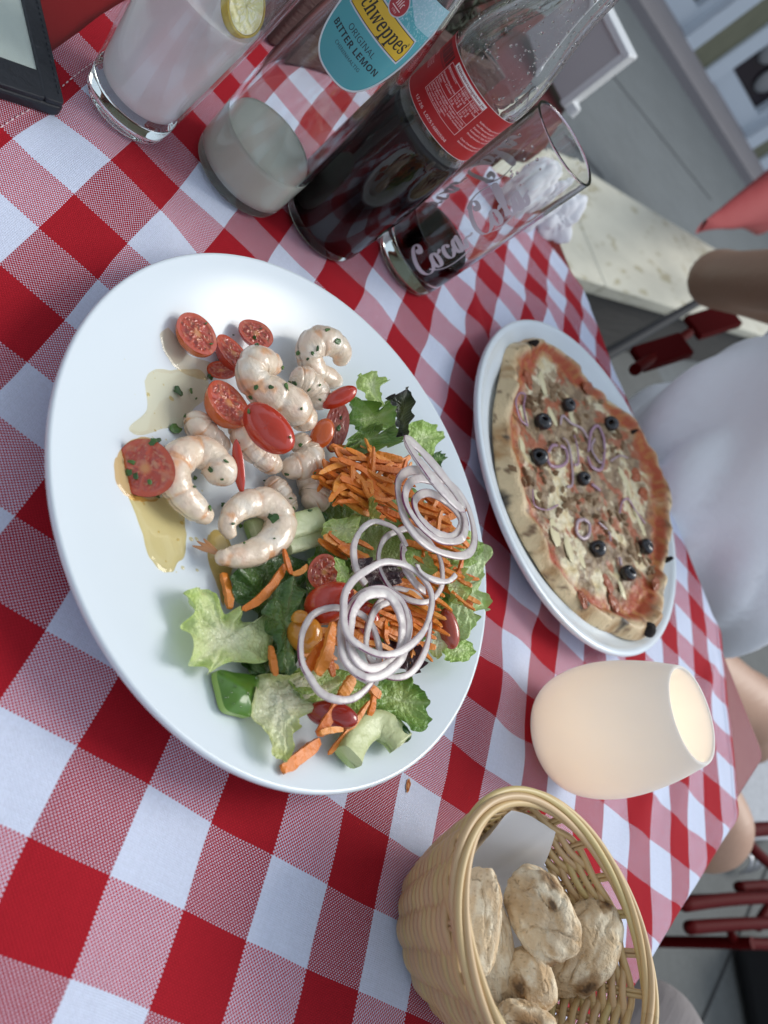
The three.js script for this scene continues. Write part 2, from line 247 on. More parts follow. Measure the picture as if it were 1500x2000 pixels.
const weaveBump = tex(TH * PX / 2, (x, y, i, j) => { const P = PX / 2 * 1, a = Math.floor(i / P), b = Math.floor(j / P), fx = (i % P) / P - 0.5, fy = (j % P) / P - 0.5, warp = (a + b) % 2 === 0; return warp ? 0.35 + 0.65 * Math.cos(fx * 2.9) * Math.cos(fy * 1.6) : 0.35 + 0.65 * Math.cos(fy * 2.9) * Math.cos(fx * 1.6); });
const clothMat = phys({ map: weaveColor, bumpMap: again(weaveBump, 2), bumpScale: 0.0003, roughness: 0.85, specularIntensity: 0.35, sheen: 0.06, sheenRoughness: 0.5, sheenColor: lin(1, 0.95, 0.95) });
const ridges = [ // soft creases: from, to (cells), width (cells), height (m)
  [[-1, -1.2], [2.2, -0.6], 0.5, 0.0035], [[1.0, -1.6], [5, -2.3], 0.35, 0.0018], [[3.6, -3.0], [6.2, -4.4], 0.45, 0.003], [[0.8, -5.4], [3.6, -6.8], 0.4, 0.002],
  [[10.4, 3.6], [12.0, 0.6], 0.5, 0.0034], [[12, 4.4], [12.8, 1.2], 0.4, 0.0026], [[11.6, 0.2], [12.6, -1.2], 0.35, 0.003], [[9, -6], [7.4, -9], 0.4, 0.0025], [[8.6, -9], [13, -12.6], 0.45, 0.003],
  [[10, -11.5], [14, -14], 0.35, 0.0022], [[15.6, 4.2], [18.6, -0.6], 0.4, 0.0028], [[17.6, 3], [20.6, -2.4], 0.35, 0.0024], [[19.6, -1], [21.8, -4.8], 0.3, 0.003], [[16, -6], [18, -9], 0.35, 0.0026],
  [[6.6, 7.2], [9.3, 5.6], 0.6, 0.0014], [[3.4, 8.6], [6.2, 9.6], 0.9, 0.0015], [[0.4, 3.2], [1.6, 5.2], 0.7, 0.0012], [[13.6, -1.6], [15.2, 0.4], 0.3, 0.0022], [[8.6, -1.2], [9.7, -3.6], 0.35, 0.003], [[7.2, -4.6], [8.9, -7.4], 0.3, 0.002]];
const clothH = (u, v) => { let h = 0.0011 + 0.001 * fbm(u * 0.45, v * 0.45, 4, 2) + 0.0005 * fbm(u * 1.7, v * 1.3, 9, 2);
  for (const [a, b, w, k] of ridges) { const dx = b[0] - a[0], dy = b[1] - a[1], l2 = dx * dx + dy * dy, t = clamp(((u - a[0]) * dx + (v - a[1]) * dy) / l2), e = Math.sin(Math.PI * clamp(((u - a[0]) * dx + (v - a[1]) * dy) / l2)), px = u - a[0] - dx * t, py = v - a[1] - dy * t, d2 = px * px + py * py; if (e > 0) h += 1.5 * k * e * Math.exp(-d2 / (w * w)); }
  return h; };
{
  const t = thing('tablecloth', 'red and white gingham cloth laid crosswise over the red table', 'tablecloth', V(9.5 * CELL, TOP, -2.5 * CELL));
  const U0 = -1.62, U1 = 22.12, V0 = -15.05, V1 = 11.5, N = 330, n1 = [-E2[0], -E2[1]], n2 = [-E1[0], -E1[1]], r = 0.012 / CELL;
  const drape = (u, v) => {
    const wv = 0.03 + 0.07 * smooth(5, 12, u - 0.4 * v), u2 = u + 0.08 * fbm(u * 0.5, v * 0.5, 1, 3) + wv * fbm(u * 0.85, v * 0.85, 21, 2), v2 = v + wv * fbm(u * 0.85, v * 0.85, 27, 2) + 0.08 * fbm(u * 0.4, v * 0.4, 8, 2);
    let x = u2, z = v2, y = clothH(u, v), w = [u2 - corner[0], v2 - corner[1]];
    const far = add2(corner, E1, L1);
    for (const [o, n, s] of [[corner, n1, 0.1], [corner, n2, 0.1], [far, E1, 0.1]]) {
      const d = (x - o[0]) * n[0] + (z - o[1]) * n[1] - s; if (d <= 0) continue;
      const q = r * Math.PI / 2, a = Math.min(d / r, Math.PI / 2), out = r * Math.sin(a), along = (x - o[0]) * -n[1] + (z - o[1]) * n[0], wave = d > q ? 0.25 * Math.min(1, (d - q) / 2) * Math.sin(along * 1.1 + 1) : 0;
      x += n[0] * (out - d + wave); z += n[1] * (out - d + wave); y -= (r * (1 - Math.cos(a)) + Math.max(0, d - q)) * CELL;
    }
    const p = V(x * CELL, TOP + y, z * CELL); p.uv = [u / 2, v / 2]; return p;
  };
  const f = (a, b) => drape(lerp(U0, U1, a), lerp(V0, V1, b)), top = grid(N, N, f), p = top.attributes.position, nn = top.attributes.normal;
  const ix = top.index.array; for (let i = 0; i < ix.length; i += 3) { const k = ix[i]; ix[i] = ix[i + 1]; ix[i + 1] = k; } top.computeVertexNormals();
  part('cloth', world(top), clothMat, t);
  // turned hem: a second layer along the two cut edges in view, and its row of stitches
  const hem = (g) => { const q = g.index.array; for (let i = 0; i < q.length; i += 3) { const k = q[i]; q[i] = q[i + 1]; q[i + 1] = k; } g.computeVertexNormals(); return world(g); };
  const up = (q, k) => { const c = V(q.x, q.y + k, q.z); c.uv = q.uv; return c; };
  part('hem', hem(grid(14, 200, (a, b) => up(drape(lerp(U0 - 0.01, U0 + 0.5, a), lerp(V0, V1, b)), 0.0011 * (1 - a ** 6) - 0.0001))), clothMat, t);
  part('hem', hem(grid(200, 14, (a, b) => up(drape(lerp(U0, U1, a), lerp(V0 - 0.01, V0 + 0.5, b)), 0.0011 * (1 - b ** 6) - 0.0001))), clothMat, t);
  part('hem', hem(grid(14, 200, (a, b) => up(drape(lerp(U1 - 0.3, U1 + 0.01, a), lerp(V0, V1, b)), 0.0011 * (1 - (1 - a) ** 6) - 0.0001))), clothMat, t);
  const st = []; for (let v = -9; v < 1; v += 0.13) { const a = drape(U0 + 0.44, v), b = drape(U0 + 0.44, v + 0.085); a.y += 0.0011; b.y += 0.0011; st.push(limb([a, a.clone().lerp(b, 0.5).add(V(0, 0.0002, 0)), b], [0.0003], { n: 4, seg: 6 })); }
  stuff('stitching', world(mergeGeometries(st)), std({ color: lin(0.75, 0.6, 0.62), roughness: 0.8 }), t);
}
// a rusty stain on the cloth below the plate
{ const c = at(801, 1534, 0.003), g = grid(28, 8, (a, b) => { const t = a * Math.PI * 2, r = 0.0022 * b * (1 + 0.35 * fbm(Math.cos(t) * 2, Math.sin(t) * 2, 3)); return V(c.x + r * Math.cos(t) * 0.7, TOP + clothH(c.x / CELL, c.z / CELL) + 0.0005 + 0.0002 * b * (1 - b), c.z + r * Math.sin(t) * 1.35); }, { closeU: true, color: (a, b) => b > 0.45 && b < 0.85 ? [0.3, 0.07, 0.01] : [0.55, 0.26, 0.1] });
  solo('stain', world(g), std({ vertexColors: true, roughness: 0.9 }), 'small rust brown stain on the cloth below the large plate', 'stain'); }
// ---------- plates ----------
const porcelain = phys({ color: lin(0.72, 0.79, 0.84), roughness: 0.2 });
const onCloth = 0.0022;
const plateC = cell(5.35, 2.3), plateR = 4.36 * CELL, plateX = 0.955;
const plateTop = (f) => 0.0075 + 0.0165 * smooth(0.5, 1.12, f) * 1.12 + 0.0004 * smooth(0.56, 0.6, f);   // height of the eating surface at radius f
{
  const pr = []; for (let i = 0; i <= 40; i++) { const f = i / 40 * 0.985; pr.push([f * plateR, plateTop(f)]); }
  const h = plateTop(0.985), lip = [[0.994, h + 0.0004], [1.0, h - 0.0006], [1.0, h - 0.0022], [0.994, h - 0.0036], [0.9, h - 0.0075], [0.75, 0.0092], [0.64, 0.0042], [0.615, 0.0005], [0.59, 0.0002], [0.575, 0.003], [0, 0.0032]];
  const g = lathe([...pr, ...lip.map(([f, y]) => [f * plateR, y])], 180, plateX);
  solo('salad_plate', g, porcelain, 'large round white plate holding prawns and salad', 'plate').position.set(plateC.x, TOP + onCloth, plateC.z);
}
const plateY = (px, py) => { const p = at(px, py, 0.012), f = Math.hypot((p.x - plateC.x) / plateX, p.z - plateC.z) / plateR; return onCloth + plateTop(Math.min(f, 1)); };
const onPlate = (px, py, h = 0) => at(px, py, plateY(px, py) + h);
const pizzaC = cell(12.98, -4.95), pizzaR = 5.35 * CELL, pzX = 0.86;
const pizzaTurn = Math.atan2(0.9, 0.43); // long axis of the dish
{
  const R = pizzaR, pr = [[0, 0.006], [0.3, 0.006], [0.6, 0.006], [0.76, 0.0062], [0.8, 0.0072], [0.835, 0.0105], [0.855, 0.0115], [0.9, 0.0128], [0.94, 0.0165], [0.965, 0.0195], [0.98, 0.0202], [0.995, 0.0198], [1.0, 0.0185], [0.998, 0.0165], [0.98, 0.0148], [0.9, 0.0085], [0.8, 0.003], [0.7, 0.0005], [0.66, 0.0002], [0.64, 0.002], [0, 0.0022]].map(([f, y]) => [f * R, y]);
  const c = []; for (let i = 0; i < pr.length - 1; i++) { c.push(pr[i]); }
  c.push(pr[pr.length - 1]);
  const m = solo('pizza_dish', lathe(curve(c, 90), 160, 1, pzX), porcelain, 'white dish with a stepped rim under the pizza', 'dish'); m.position.set(pizzaC.x, TOP + onCloth, pizzaC.z); m.rotation.y = pizzaTurn;
}
// ---------- bottles and glasses ----------
const clearGlass = phys({ color: lin(0.99, 0.995, 0.99), roughness: 0.015, transmission: 1, thickness: 0.003, ior: 1.5, attenuationColor: lin(0.86, 0.95, 0.92), attenuationDistance: 0.05 });
const thinGlass = phys({ color: lin(0.985, 0.99, 0.985), roughness: 0.01, transmission: 1, thickness: 0, ior: 1.5 });
const shell = (outer, inner) => lathe([...outer, ...inner.slice().reverse()], 112);
const inset = (pr, t, y0, y1) => pr.filter(([, y]) => y > y0 && y <= y1).map(([r, y]) => [Math.max(0.001, r - t), y]);
function innerOf(outer, wall, floor) { // inner wall: the outer one moved in, a rounded floor
  const top = outer[outer.length - 1][1], pr = [[0, floor], [0, floor]], r0 = radiusAt(outer, floor + 0.004) - wall; pr.length = 0; pr.push([0, floor], [r0 * 0.5, floor + 0.0002], [r0 * 0.82, floor + 0.0009], [r0 * 0.95, floor + 0.0024]);
  for (const [r, y] of outer) if (y > floor + 0.005 && y < top - 0.0005) pr.push([r - wall, y]); pr.push([outer[outer.length - 1][0] - wall * 0.55, top + 0.0005]); return pr;
}
function radiusAt(pr, y) { for (let i = 1; i < pr.length; i++) if (pr[i][1] >= y && pr[i][1] > pr[i - 1][1]) return lerp(pr[i - 1][0], pr[i][0], clamp((y - pr[i - 1][1]) / (pr[i][1] - pr[i - 1][1]))); return pr[pr.length - 1][0]; }
function liquidIn(inner, level, tip = 0.0003) { // fills the inner wall, a hair into the glass so that no air lies between
  const pr = []; for (const [r, y] of inner) if (y < level - 0.001) pr.push([r ? r + tip : 0, y - (r < 0.001 ? tip : 0)]); const r = radiusAt(inner, level); pr[0][1] = inner[0][1] - tip; pr.push([r + tip, level + 0.0008], [r - 0.001, level + 0.0002], [r - 0.003, level], [r * 0.5, level], [0, level]); return lathe(pr, 112);
}
// a sheet round a turned body; a0..a1 the angles round it, y0..y1 the heights
const wrap = (pr, a0, a1, y0, y1, off, nu, nv, edge = null) => { const g = grid(nu, nv, (s, t) => { const lo = edge ? edge(s) : 0, y = lerp(y0 + (y1 - y0) * lo, y1, t), a = lerp(a0, a1, s), r = radiusAt(pr, y) + off, p = V(Math.cos(a) * r, y, Math.sin(a) * r); p.uv = [s, (y - y0) / (y1 - y0)]; return p; }); return g; };
const facing = (p) => Math.atan2(EYE.z - p.z, EYE.x - p.x);
const cokeC = cell(3.46, -4.5), bitterC = cell(1.64, -3.52), lemonC = cell(-0.376, -2.472), tumblerC = cell(5.72, -6.2);

{ // the cola bottle
  const out = curve([[0, 0.0012], [0.014, 0.0008], [0.021, 0], [0.0262, 0.0014], [0.0282, 0.006], [0.0287, 0.02], [0.0292, 0.045], [0.029, 0.062], [0.0282, 0.078], [0.0272, 0.092], [0.0258, 0.098], [0.0256, 0.102], [0.0256, 0.132], [0.0261, 0.136], [0.0258, 0.142], [0.0242, 0.152], [0.0208, 0.164], [0.0172, 0.176], [0.0148, 0.187], [0.0134, 0.197], [0.0128, 0.2035], [0.0134, 0.2045], [0.0143, 0.2065], [0.0143, 0.2105], [0.0132, 0.2125], [0.0126, 0.2135]], 120);
  const inn = innerOf(out, 0.0026, 0.006);
  const b = thing('cola_bottle', 'glass bottle of dark cola with a red paper label', 'bottle', V(cokeC.x, TOP + onCloth, cokeC.z));
  part('glass', shell(out, inn), clearGlass, b);
  part('cola', liquidIn(inn, 0.094, 0.0021), phys({ color: lin(0.011, 0.0055, 0.006), roughness: 0.25, specularIntensity: 0.3 }), b);
  const f = facing(cokeC), W = 1024, Hh = 512, per = 1.05 * Math.PI;
  const map = canvas(W, Hh, (c) => {
    c.fillStyle = '#b3151b'; c.fillRect(0, 0, W, Hh); c.fillStyle = '#f3eeee';
    c.fillRect(0, 0, W, 4); c.fillRect(0, Hh - 4, W, 4);
    // barcode
    let x = 150; const r = rng(5); c.fillStyle = '#1a0808'; while (x < 325) { const w = 2 + r() * 7; c.fillRect(x, 40, w, 105); x += w + 3 + r() * 6; } c.font = '24px sans-serif'; c.fillText('5 449000 008046', 150, 170);
    c.fillStyle = '#f3eeee'; c.font = 'bold 46px sans-serif'; c.fillText('0,33L', 40, 215); c.font = '16px sans-serif'; for (let i = 0; i < 4; i++) c.fillText('Pfandflasche bei Zimmer', 40, 245 + i * 20);
    // nutrition table
    c.fillRect(372, 24, 310, 44); c.fillStyle = '#8a1d22'; c.font = 'bold 29px sans-serif'; c.fillText('N\u00e4hrwertangaben je:', 382, 57);
    c.strokeStyle = '#f3eeee'; c.lineWidth = 3; c.strokeRect(340, 74, 342, 292); c.beginPath(); c.moveTo(500, 74); c.lineTo(500, 240); c.moveTo(590, 74); c.lineTo(590, 240); c.moveTo(340, 240); c.lineTo(682, 240); c.moveTo(340, 108); c.lineTo(682, 108); c.stroke();
    c.fillStyle = '#f3eeee'; c.font = '23px sans-serif'; [['', '100ml', '330ml'], ['Brennwert:', '180 kJ', '594 kJ'], ['', '42 kcal', '139 kcal'], ['Kohlenhydrate', '10,6 g', '35 g'], ['davon Zucker:', '10,6 g', '35 g'], ['Salz:', '0 g', '0 g']].forEach((q, i) => q.forEach((s, k) => c.fillText(s, [346, 508, 598][k], 100 + i * 26)));
    c.font = '19px sans-serif'; ['Enth\u00e4lt geringf\u00fcgige Mengen von Fett,', 'ges\u00e4ttigten Fetts\u00e4uren, Eiwei\u00df und Salz.', 'Mind. haltbar bis Ende: siehe Aufdruck.', 'K\u00fchl und trocken lagern.', 'Vor W\u00e4rme sch\u00fctzen.'].forEach((s, i) => c.fillText(s, 348, 266 + i * 23));
    c.font = '34px monospace'; c.fillText('12/26 L0Z516B0504', 330, 470);
    c.font = '21px sans-serif'; ['Koffeinhaltiges Erfrischungsgetr\u00e4nk', 'mit Pflanzenextrakten.', 'Zutaten: Wasser, Zucker, Kohlens\u00e4ure,', 'Farbstoff E 150d, S\u00e4uerungsmittel', 'Phosphors\u00e4ure, Aroma Koffein.', '', 'Coca-Cola Europacific Partners', 'Deutschland GmbH, Berlin'].forEach((s, i) => c.fillText(s, 725, 150 + i * 34));
  });
  part('label', wrap(out, f + per / 2 + 0.12, f - per / 2 + 0.12, 0.1015, 0.1335, 0.00025, 80, 6), phys({ map, roughness: 0.5, clearcoat: 0.25, clearcoatRoughness: 0.3 }), b);
  // drops of water on the shoulder
  const r = rng(9), d = []; for (let i = 0; i < 420; i++) { const y = 0.137 + 0.066 * r(), a = f + (r() - 0.5) * 2.9, q = 0.00022 + 0.0006 * r() ** 3, g = new THREE.IcosahedronGeometry(q, 1); g.scale(1, 1.2, 0.6); g.rotateY(Math.PI / 2 - a); const R = radiusAt(out, y); g.translate(Math.cos(a) * R, y, Math.sin(a) * R); d.push(g); }
  stuff('water_drop', mergeGeometries(d), phys({ color: lin(1, 1, 1), roughness: 0.02, transmission: 1, thickness: 0.001, ior: 1.33 }), b);
}
{ // the bitter lemon bottle
  const out = curve([[0, 0.0012], [0.015, 0.0008], [0.022, 0], [0.0268, 0.0014], [0.0282, 0.006], [0.0286, 0.022], [0.029, 0.04], [0.0288, 0.058], [0.0282, 0.075], [0.0272, 0.09], [0.0256, 0.106], [0.0234, 0.122], [0.0205, 0.138], [0.0176, 0.153], [0.0152, 0.168], [0.0136, 0.182], [0.0128, 0.198], [0.0138, 0.2], [0.0138, 0.206], [0.0128, 0.208]], 110);
  const inn = innerOf(out, 0.0026, 0.005), b = thing('lemonade_bottle', 'clear bottle with turquoise label and a little cloudy lemonade', 'bottle', V(bitterC.x, TOP + onCloth, bitterC.z));
  part('glass', shell(out, inn), clearGlass, b);
  part('lemonade', liquidIn(inn, 0.031, 0.0016), phys({ color: lin(0.97, 1.0, 0.88), roughness: 0.45, transmission: 0.18, thickness: 0.05, ior: 1.34 }), b);
  const f = facing(bitterC) + 0.05, W = 1024, Hh = 1024;
  const map = canvas(W, Hh, (c) => {
    c.fillStyle = '#4fa3ae'; c.fillRect(0, 0, W, Hh);
    const r = rng(3); for (let i = 0; i < 900; i++) { const x = r() * W, y = r() * 330; c.fillStyle = `rgba(${185 + 40 * r() | 0},${205 + 30 * r() | 0},${215 + 30 * r() | 0},0.35)`; c.beginPath(); c.ellipse(x, y, 3 + 12 * r(), 2 + 5 * r(), r() * 3, 0, 7); c.fill(); }
    c.fillStyle = 'rgba(205,215,230,0.55)'; c.beginPath(); c.moveTo(330, 0); c.lineTo(W, 0); c.lineTo(W, 250); c.lineTo(760, 240); c.closePath(); c.fill();
    // yellow banner with a rolled edge
    c.save(); c.translate(520, 430); c.scale(0.84, 0.86); c.fillStyle = '#bfc7d2'; c.beginPath(); c.moveTo(-430, -128); c.quadraticCurveTo(0, -172, 430, -128); c.quadraticCurveTo(460, 0, 410, 158); c.quadraticCurveTo(0, 120, -400, 158); c.quadraticCurveTo(-440, 0, -430, -128); c.fill();
    c.fillStyle = '#d8b32a'; c.strokeStyle = '#1d1a10'; c.lineWidth = 7; c.beginPath(); c.moveTo(-415, -108); c.quadraticCurveTo(0, -150, 415, -108); c.quadraticCurveTo(440, 0, 392, 138); c.quadraticCurveTo(0, 100, -382, 138); c.quadraticCurveTo(-420, 0, -415, -108); c.fill(); c.stroke();
    c.fillStyle = '#15130f'; c.font = 'italic bold 190px serif'; c.textAlign = 'center'; c.save(); c.scale(0.72, 1.05); c.fillText('Schweppes', -8, 62); c.restore(); c.font = '40px sans-serif'; c.fillText('\u00ae', 384, -40); c.restore();
    c.fillStyle = '#b8bcc4'; c.beginPath(); c.arc(520, 235, 98, 0, 7); c.fill(); c.fillStyle = '#a3212a'; c.beginPath(); c.arc(520, 235, 88, 0, 7); c.fill(); c.strokeStyle = '#e3c9c6'; c.lineWidth = 8; for (const k of [-30, -10, 10, 30]) { c.beginPath(); c.moveTo(520 + k, 250); c.quadraticCurveTo(520 + k * 0.7, 200, 520 + k * 1.4, 178 + Math.abs(k)); c.stroke(); } c.beginPath(); c.moveTo(470, 268); c.lineTo(570, 268); c.stroke(); c.fillStyle = '#e3c9c6'; c.font = '26px sans-serif'; c.textAlign = 'center'; c.fillText('1783', 520, 302);
    c.fillStyle = '#10202a'; c.font = '72px sans-serif'; c.fillText('ORIGINAL', 505, 668); c.font = 'bold 80px sans-serif'; c.fillText('BITTER LEMON', 505, 758); c.font = '44px sans-serif'; c.fillText('CHININHALTIG', 505, 828);
  });
  const edge = (s) => clamp(0.86 * Math.abs(2 * s - 1) ** 3.2, 0, 0.86), a0 = f + 1.08, a1 = f - 1.08, y0 = 0.0925, y1 = 0.1475;
  part('label', wrap(out, a0, a1, y0, y1, 0.00025, 60, 24, edge), phys({ map, roughness: 0.38, clearcoat: 0.5, clearcoatRoughness: 0.25 }), b);
  part('label_border', (() => { const e = [], N = 60; for (let i = 0; i <= N; i++) { const s = i / N, y = y0 + (y1 - y0) * edge(s), a = lerp(a0, a1, s), r = radiusAt(out, y) + 0.0003; e.push(V(Math.cos(a) * r, y, Math.sin(a) * r)); } const g = limb(e, [0.0005], { n: 120, seg: 6 }); g.userData.world = false; return g; })(), std({ color: lin(0.7, 0.72, 0.75), roughness: 0.35, metalness: 0.6 }), b);
  part('neck_label', wrap(out, f + 2.2, f - 2.2, 0.166, 0.184, 0.00025, 50, 6), std({ color: lin(0.6, 0.66, 0.7), roughness: 0.35, metalness: 0.3 }), b);
}
{ // tall glass of lemonade
  const out = curve([[0, 0.0014], [0.012, 0.0012], [0.0185, 0], [0.0208, 0.0012], [0.0216, 0.005], [0.0224, 0.013], [0.0238, 0.03], [0.0262, 0.06], [0.0284, 0.095], [0.0305, 0.14]], 70), inn = innerOf(out, 0.0017, 0.0125);
  const g = thing('lemonade_glass', 'tall glass of cloudy lemonade with a thick base', 'drinking glass', V(lemonC.x, TOP + onCloth, lemonC.z));
  part('glass', shell(out.filter(([, y]) => y > 0.0125), inn.filter(([, y]) => y > 0.0135)), thinGlass, g);
  { const b = out.filter(([, y]) => y <= 0.0122), r = b[b.length - 1][0]; part('glass_base', lathe([...b, [r - 0.0003, 0.0124], [r * 0.9, 0.0122], [r * 0.5, 0.0117], [0, 0.0116]], 112), clearGlass, g); }
  part('lemonade', liquidIn(inn, 0.077, -0.0002), phys({ color: lin(0.93, 0.92, 0.93), roughness: 0.6, transmission: 0.5, thickness: 0.05, ior: 1.34 }), g);
  // lemon slice at the far side, half sunk
  const c = V(lemonC.x, TOP + onCloth + 0.086, lemonC.z).addScaledVector(camRight.clone().multiplyScalar(0.72).addScaledVector(camUp, -0.7).setY(0).normalize(), 0.0145), X = camVec(0.5, 0.85, 0.1), N = camVec(0.75, -0.3, 0.5), Y = V().crossVectors(X, N).normalize(); X.crossVectors(N, Y);
  const L = thing('lemon_slice', 'lemon slice floating in the lemonade glass', 'lemon slice', c), R = 0.0125;
  const sl = (nr, r0, r1, th, col) => lathe([[r0 * R, -th], [r1 * R * 0.995, -th], [r1 * R, -th * 0.6], [r1 * R, th * 0.6], [r1 * R * 0.995, th], [r0 * R, th], [r0 * R, -th]], 60, 1, 0.86);
  const m = basis(X, N, Y, V(0, 0, 0));
  const pulpG = grid(72, 12, (a, b) => V(Math.cos(a * 6.2832) * b * R * 0.86, 0.0021 + 0.0004 * fbm(a * 40, b * 6, 1), Math.sin(a * 6.2832) * b * R * 0.74), { closeU: true, color: (a, b) => { const s = Math.abs(((a * 9) % 1) - 0.5); return s > 0.44 || b < 0.08 ? [0.78, 0.75, 0.5] : mixc([0.72, 0.66, 0.2], [0.8, 0.78, 0.45], 0.5 + 0.5 * fbm(a * 60, b * 8, 2)); } });
  part('pulp', place(pulpG, m), phys({ vertexColors: true, roughness: 0.25, transmission: 0.2 }), L);
  part('pith', place(sl(40, 0, 0.93, 0.002), m), std({ color: lin(0.78, 0.76, 0.58), roughness: 0.6 }), L);
  part('peel', place(sl(40, 0.9, 1, 0.0022), m), std({ color: lin(0.72, 0.55, 0.08), roughness: 0.4, bumpMap: again(grainTex, 8), bumpScale: 0.0004 }), L);
}
// etched script: strokes that swell where the pen goes down
function script(c, strokes, thin, thick) { for (const s of strokes) for (let k = 0; k + 3 < s.length; k += 3) { const [a, b, d, e] = s.slice(k, k + 4), N = 70; for (let i = 0; i <= N; i++) { const t = i / N, m = 1 - t, x = m ** 3 * a[0] + 3 * m * m * t * b[0] + 3 * m * t * t * d[0] + t ** 3 * e[0], y = m ** 3 * a[1] + 3 * m * m * t * b[1] + 3 * m * t * t * d[1] + t ** 3 * e[1], dx = 3 * (m * m * (b[0] - a[0]) + 2 * m * t * (d[0] - b[0]) + t * t * (e[0] - d[0])), dy = 3 * (m * m * (b[1] - a[1]) + 2 * m * t * (d[1] - b[1]) + t * t * (e[1] - d[1])), l = Math.hypot(dx, dy) || 1, w = lerp(thin, thick, clamp(Math.abs(dy * 0.94 - dx * 0.3) / l) ** 2); c.beginPath(); c.ellipse(x, y, w, w * 0.8, 0, 0, 7); c.fill(); } } }
const bigC = (x, s = 1) => [[[x + 95, 95], [x + 105, 55], [x + 70, 40], [x + 45, 75], [x - 5, 150], [x - 15, 260], [x + 40, 262], [x + 75, 262], [x + 100, 225], [x + 118, 195]], [[x + 95, 95], [x + 92, 120], [x + 66, 118], [x + 70, 92]]];
const smallO = (x) => [[[x + 40, 160], [x + 5, 160], [x - 8, 262], [x + 22, 262], [x + 58, 262], [x + 70, 160], [x + 40, 160]], [[x + 45, 165], [x + 60, 185], [x + 80, 180], [x + 92, 168]]];
const smallC = (x) => [[[x + 52, 178], [x + 50, 155], [x + 12, 150], [x + 4, 215], [x, 275], [x + 40, 270], [x + 70, 215]]];
const smallA = (x) => [[[x + 48, 165], [x + 8, 150], [x - 8, 262], [x + 20, 262], [x + 38, 262], [x + 50, 200], [x + 56, 165]], [[x + 56, 162], [x + 48, 215], [x + 42, 262], [x + 60, 262], [x + 74, 262], [x + 84, 235], [x + 90, 215]]];
const smallL = (x) => [[[x, 235], [x + 40, 170], [x + 62, 60], [x + 42, 50], [x + 14, 50], [x + 8, 262], [x + 32, 262], [x + 48, 262], [x + 60, 235], [x + 66, 215]]];
{ // tumbler with a rest of cola
  const out = curve([[0, 0.0016], [0.016, 0.0014], [0.0235, 0], [0.0262, 0.0014], [0.0272, 0.006], [0.0276, 0.012], [0.0279, 0.03], [0.0282, 0.06], [0.0285, 0.1], [0.0287, 0.13], [0.0286, 0.134]], 70), inn = innerOf(out, 0.0019, 0.0125);
  const g = thing('cola_tumbler', 'nearly empty tumbler with etched white script and some cola', 'drinking glass', V(tumblerC.x, TOP + onCloth, tumblerC.z));
  part('glass', shell(out, inn), clearGlass, g);
  part('cola', liquidIn(inn, 0.035), phys({ color: lin(0.6, 0.42, 0.35), roughness: 0.02, transmission: 1, thickness: 0.05, ior: 1.34, attenuationColor: lin(0.35, 0.08, 0.012), attenuationDistance: 0.0045 }), g);
  const alpha = canvas(1024, 320, (c) => { c.fillStyle = '#000'; c.fillRect(0, 0, 1024, 320); c.fillStyle = '#fff';
    script(c, [...bigC(60), ...smallO(165), ...smallC(270), ...smallA(345)], 4, 15);
    script(c, [[[450, 205], [465, 195], [480, 215], [500, 200]]], 7, 9);
    script(c, [...bigC(540), ...smallO(650), ...smallL(745), ...smallA(815)], 4, 15);
    script(c, [[[120, 235], [190, 330], [330, 300], [420, 285]], [[585, 262], [690, 310], [820, 250], [930, 190]], [[570, 70], [640, 10], [760, 40], [800, 60]]], 4, 11);
  }, false);
  const etched = std({ color: lin(0.62, 0.57, 0.63), roughness: 0.9, alphaMap: alpha, transparent: true });
  for (const [a, who] of [[facing(tumblerC) - 0.2, 'etched_script'], [facing(tumblerC) + Math.PI - 0.75, 'etched_script']]) {
    const h = 0.6, gg = grid(30, 50, (s, t) => { const A = a + h - 2 * h * s, y = lerp(0.014, 0.118, t), r = radiusAt(out, y) + 0.00018, p = V(Math.cos(A) * r, y, Math.sin(A) * r); p.uv = [t, 1 - s]; return p; }); part(who, gg, etched, g);
  }
  const r = rng(19), d = []; for (let i = 0; i < 16; i++) { const y = 0.105 + 0.02 * r(), a = facing(tumblerC) + (r() - 0.2) * 1.2, q = 0.0004 + 0.0006 * r(), gg = new THREE.IcosahedronGeometry(q, 2); gg.scale(1, 1.1, 0.6); gg.rotateY(Math.PI / 2 - a); const R = radiusAt(out, y); gg.translate(Math.cos(a) * R, y, Math.sin(a) * R); d.push(gg); }
  stuff('water_drop', mergeGeometries(d), phys({ roughness: 0.02, transmission: 1, thickness: 0.001, ior: 1.33 }), g);
}
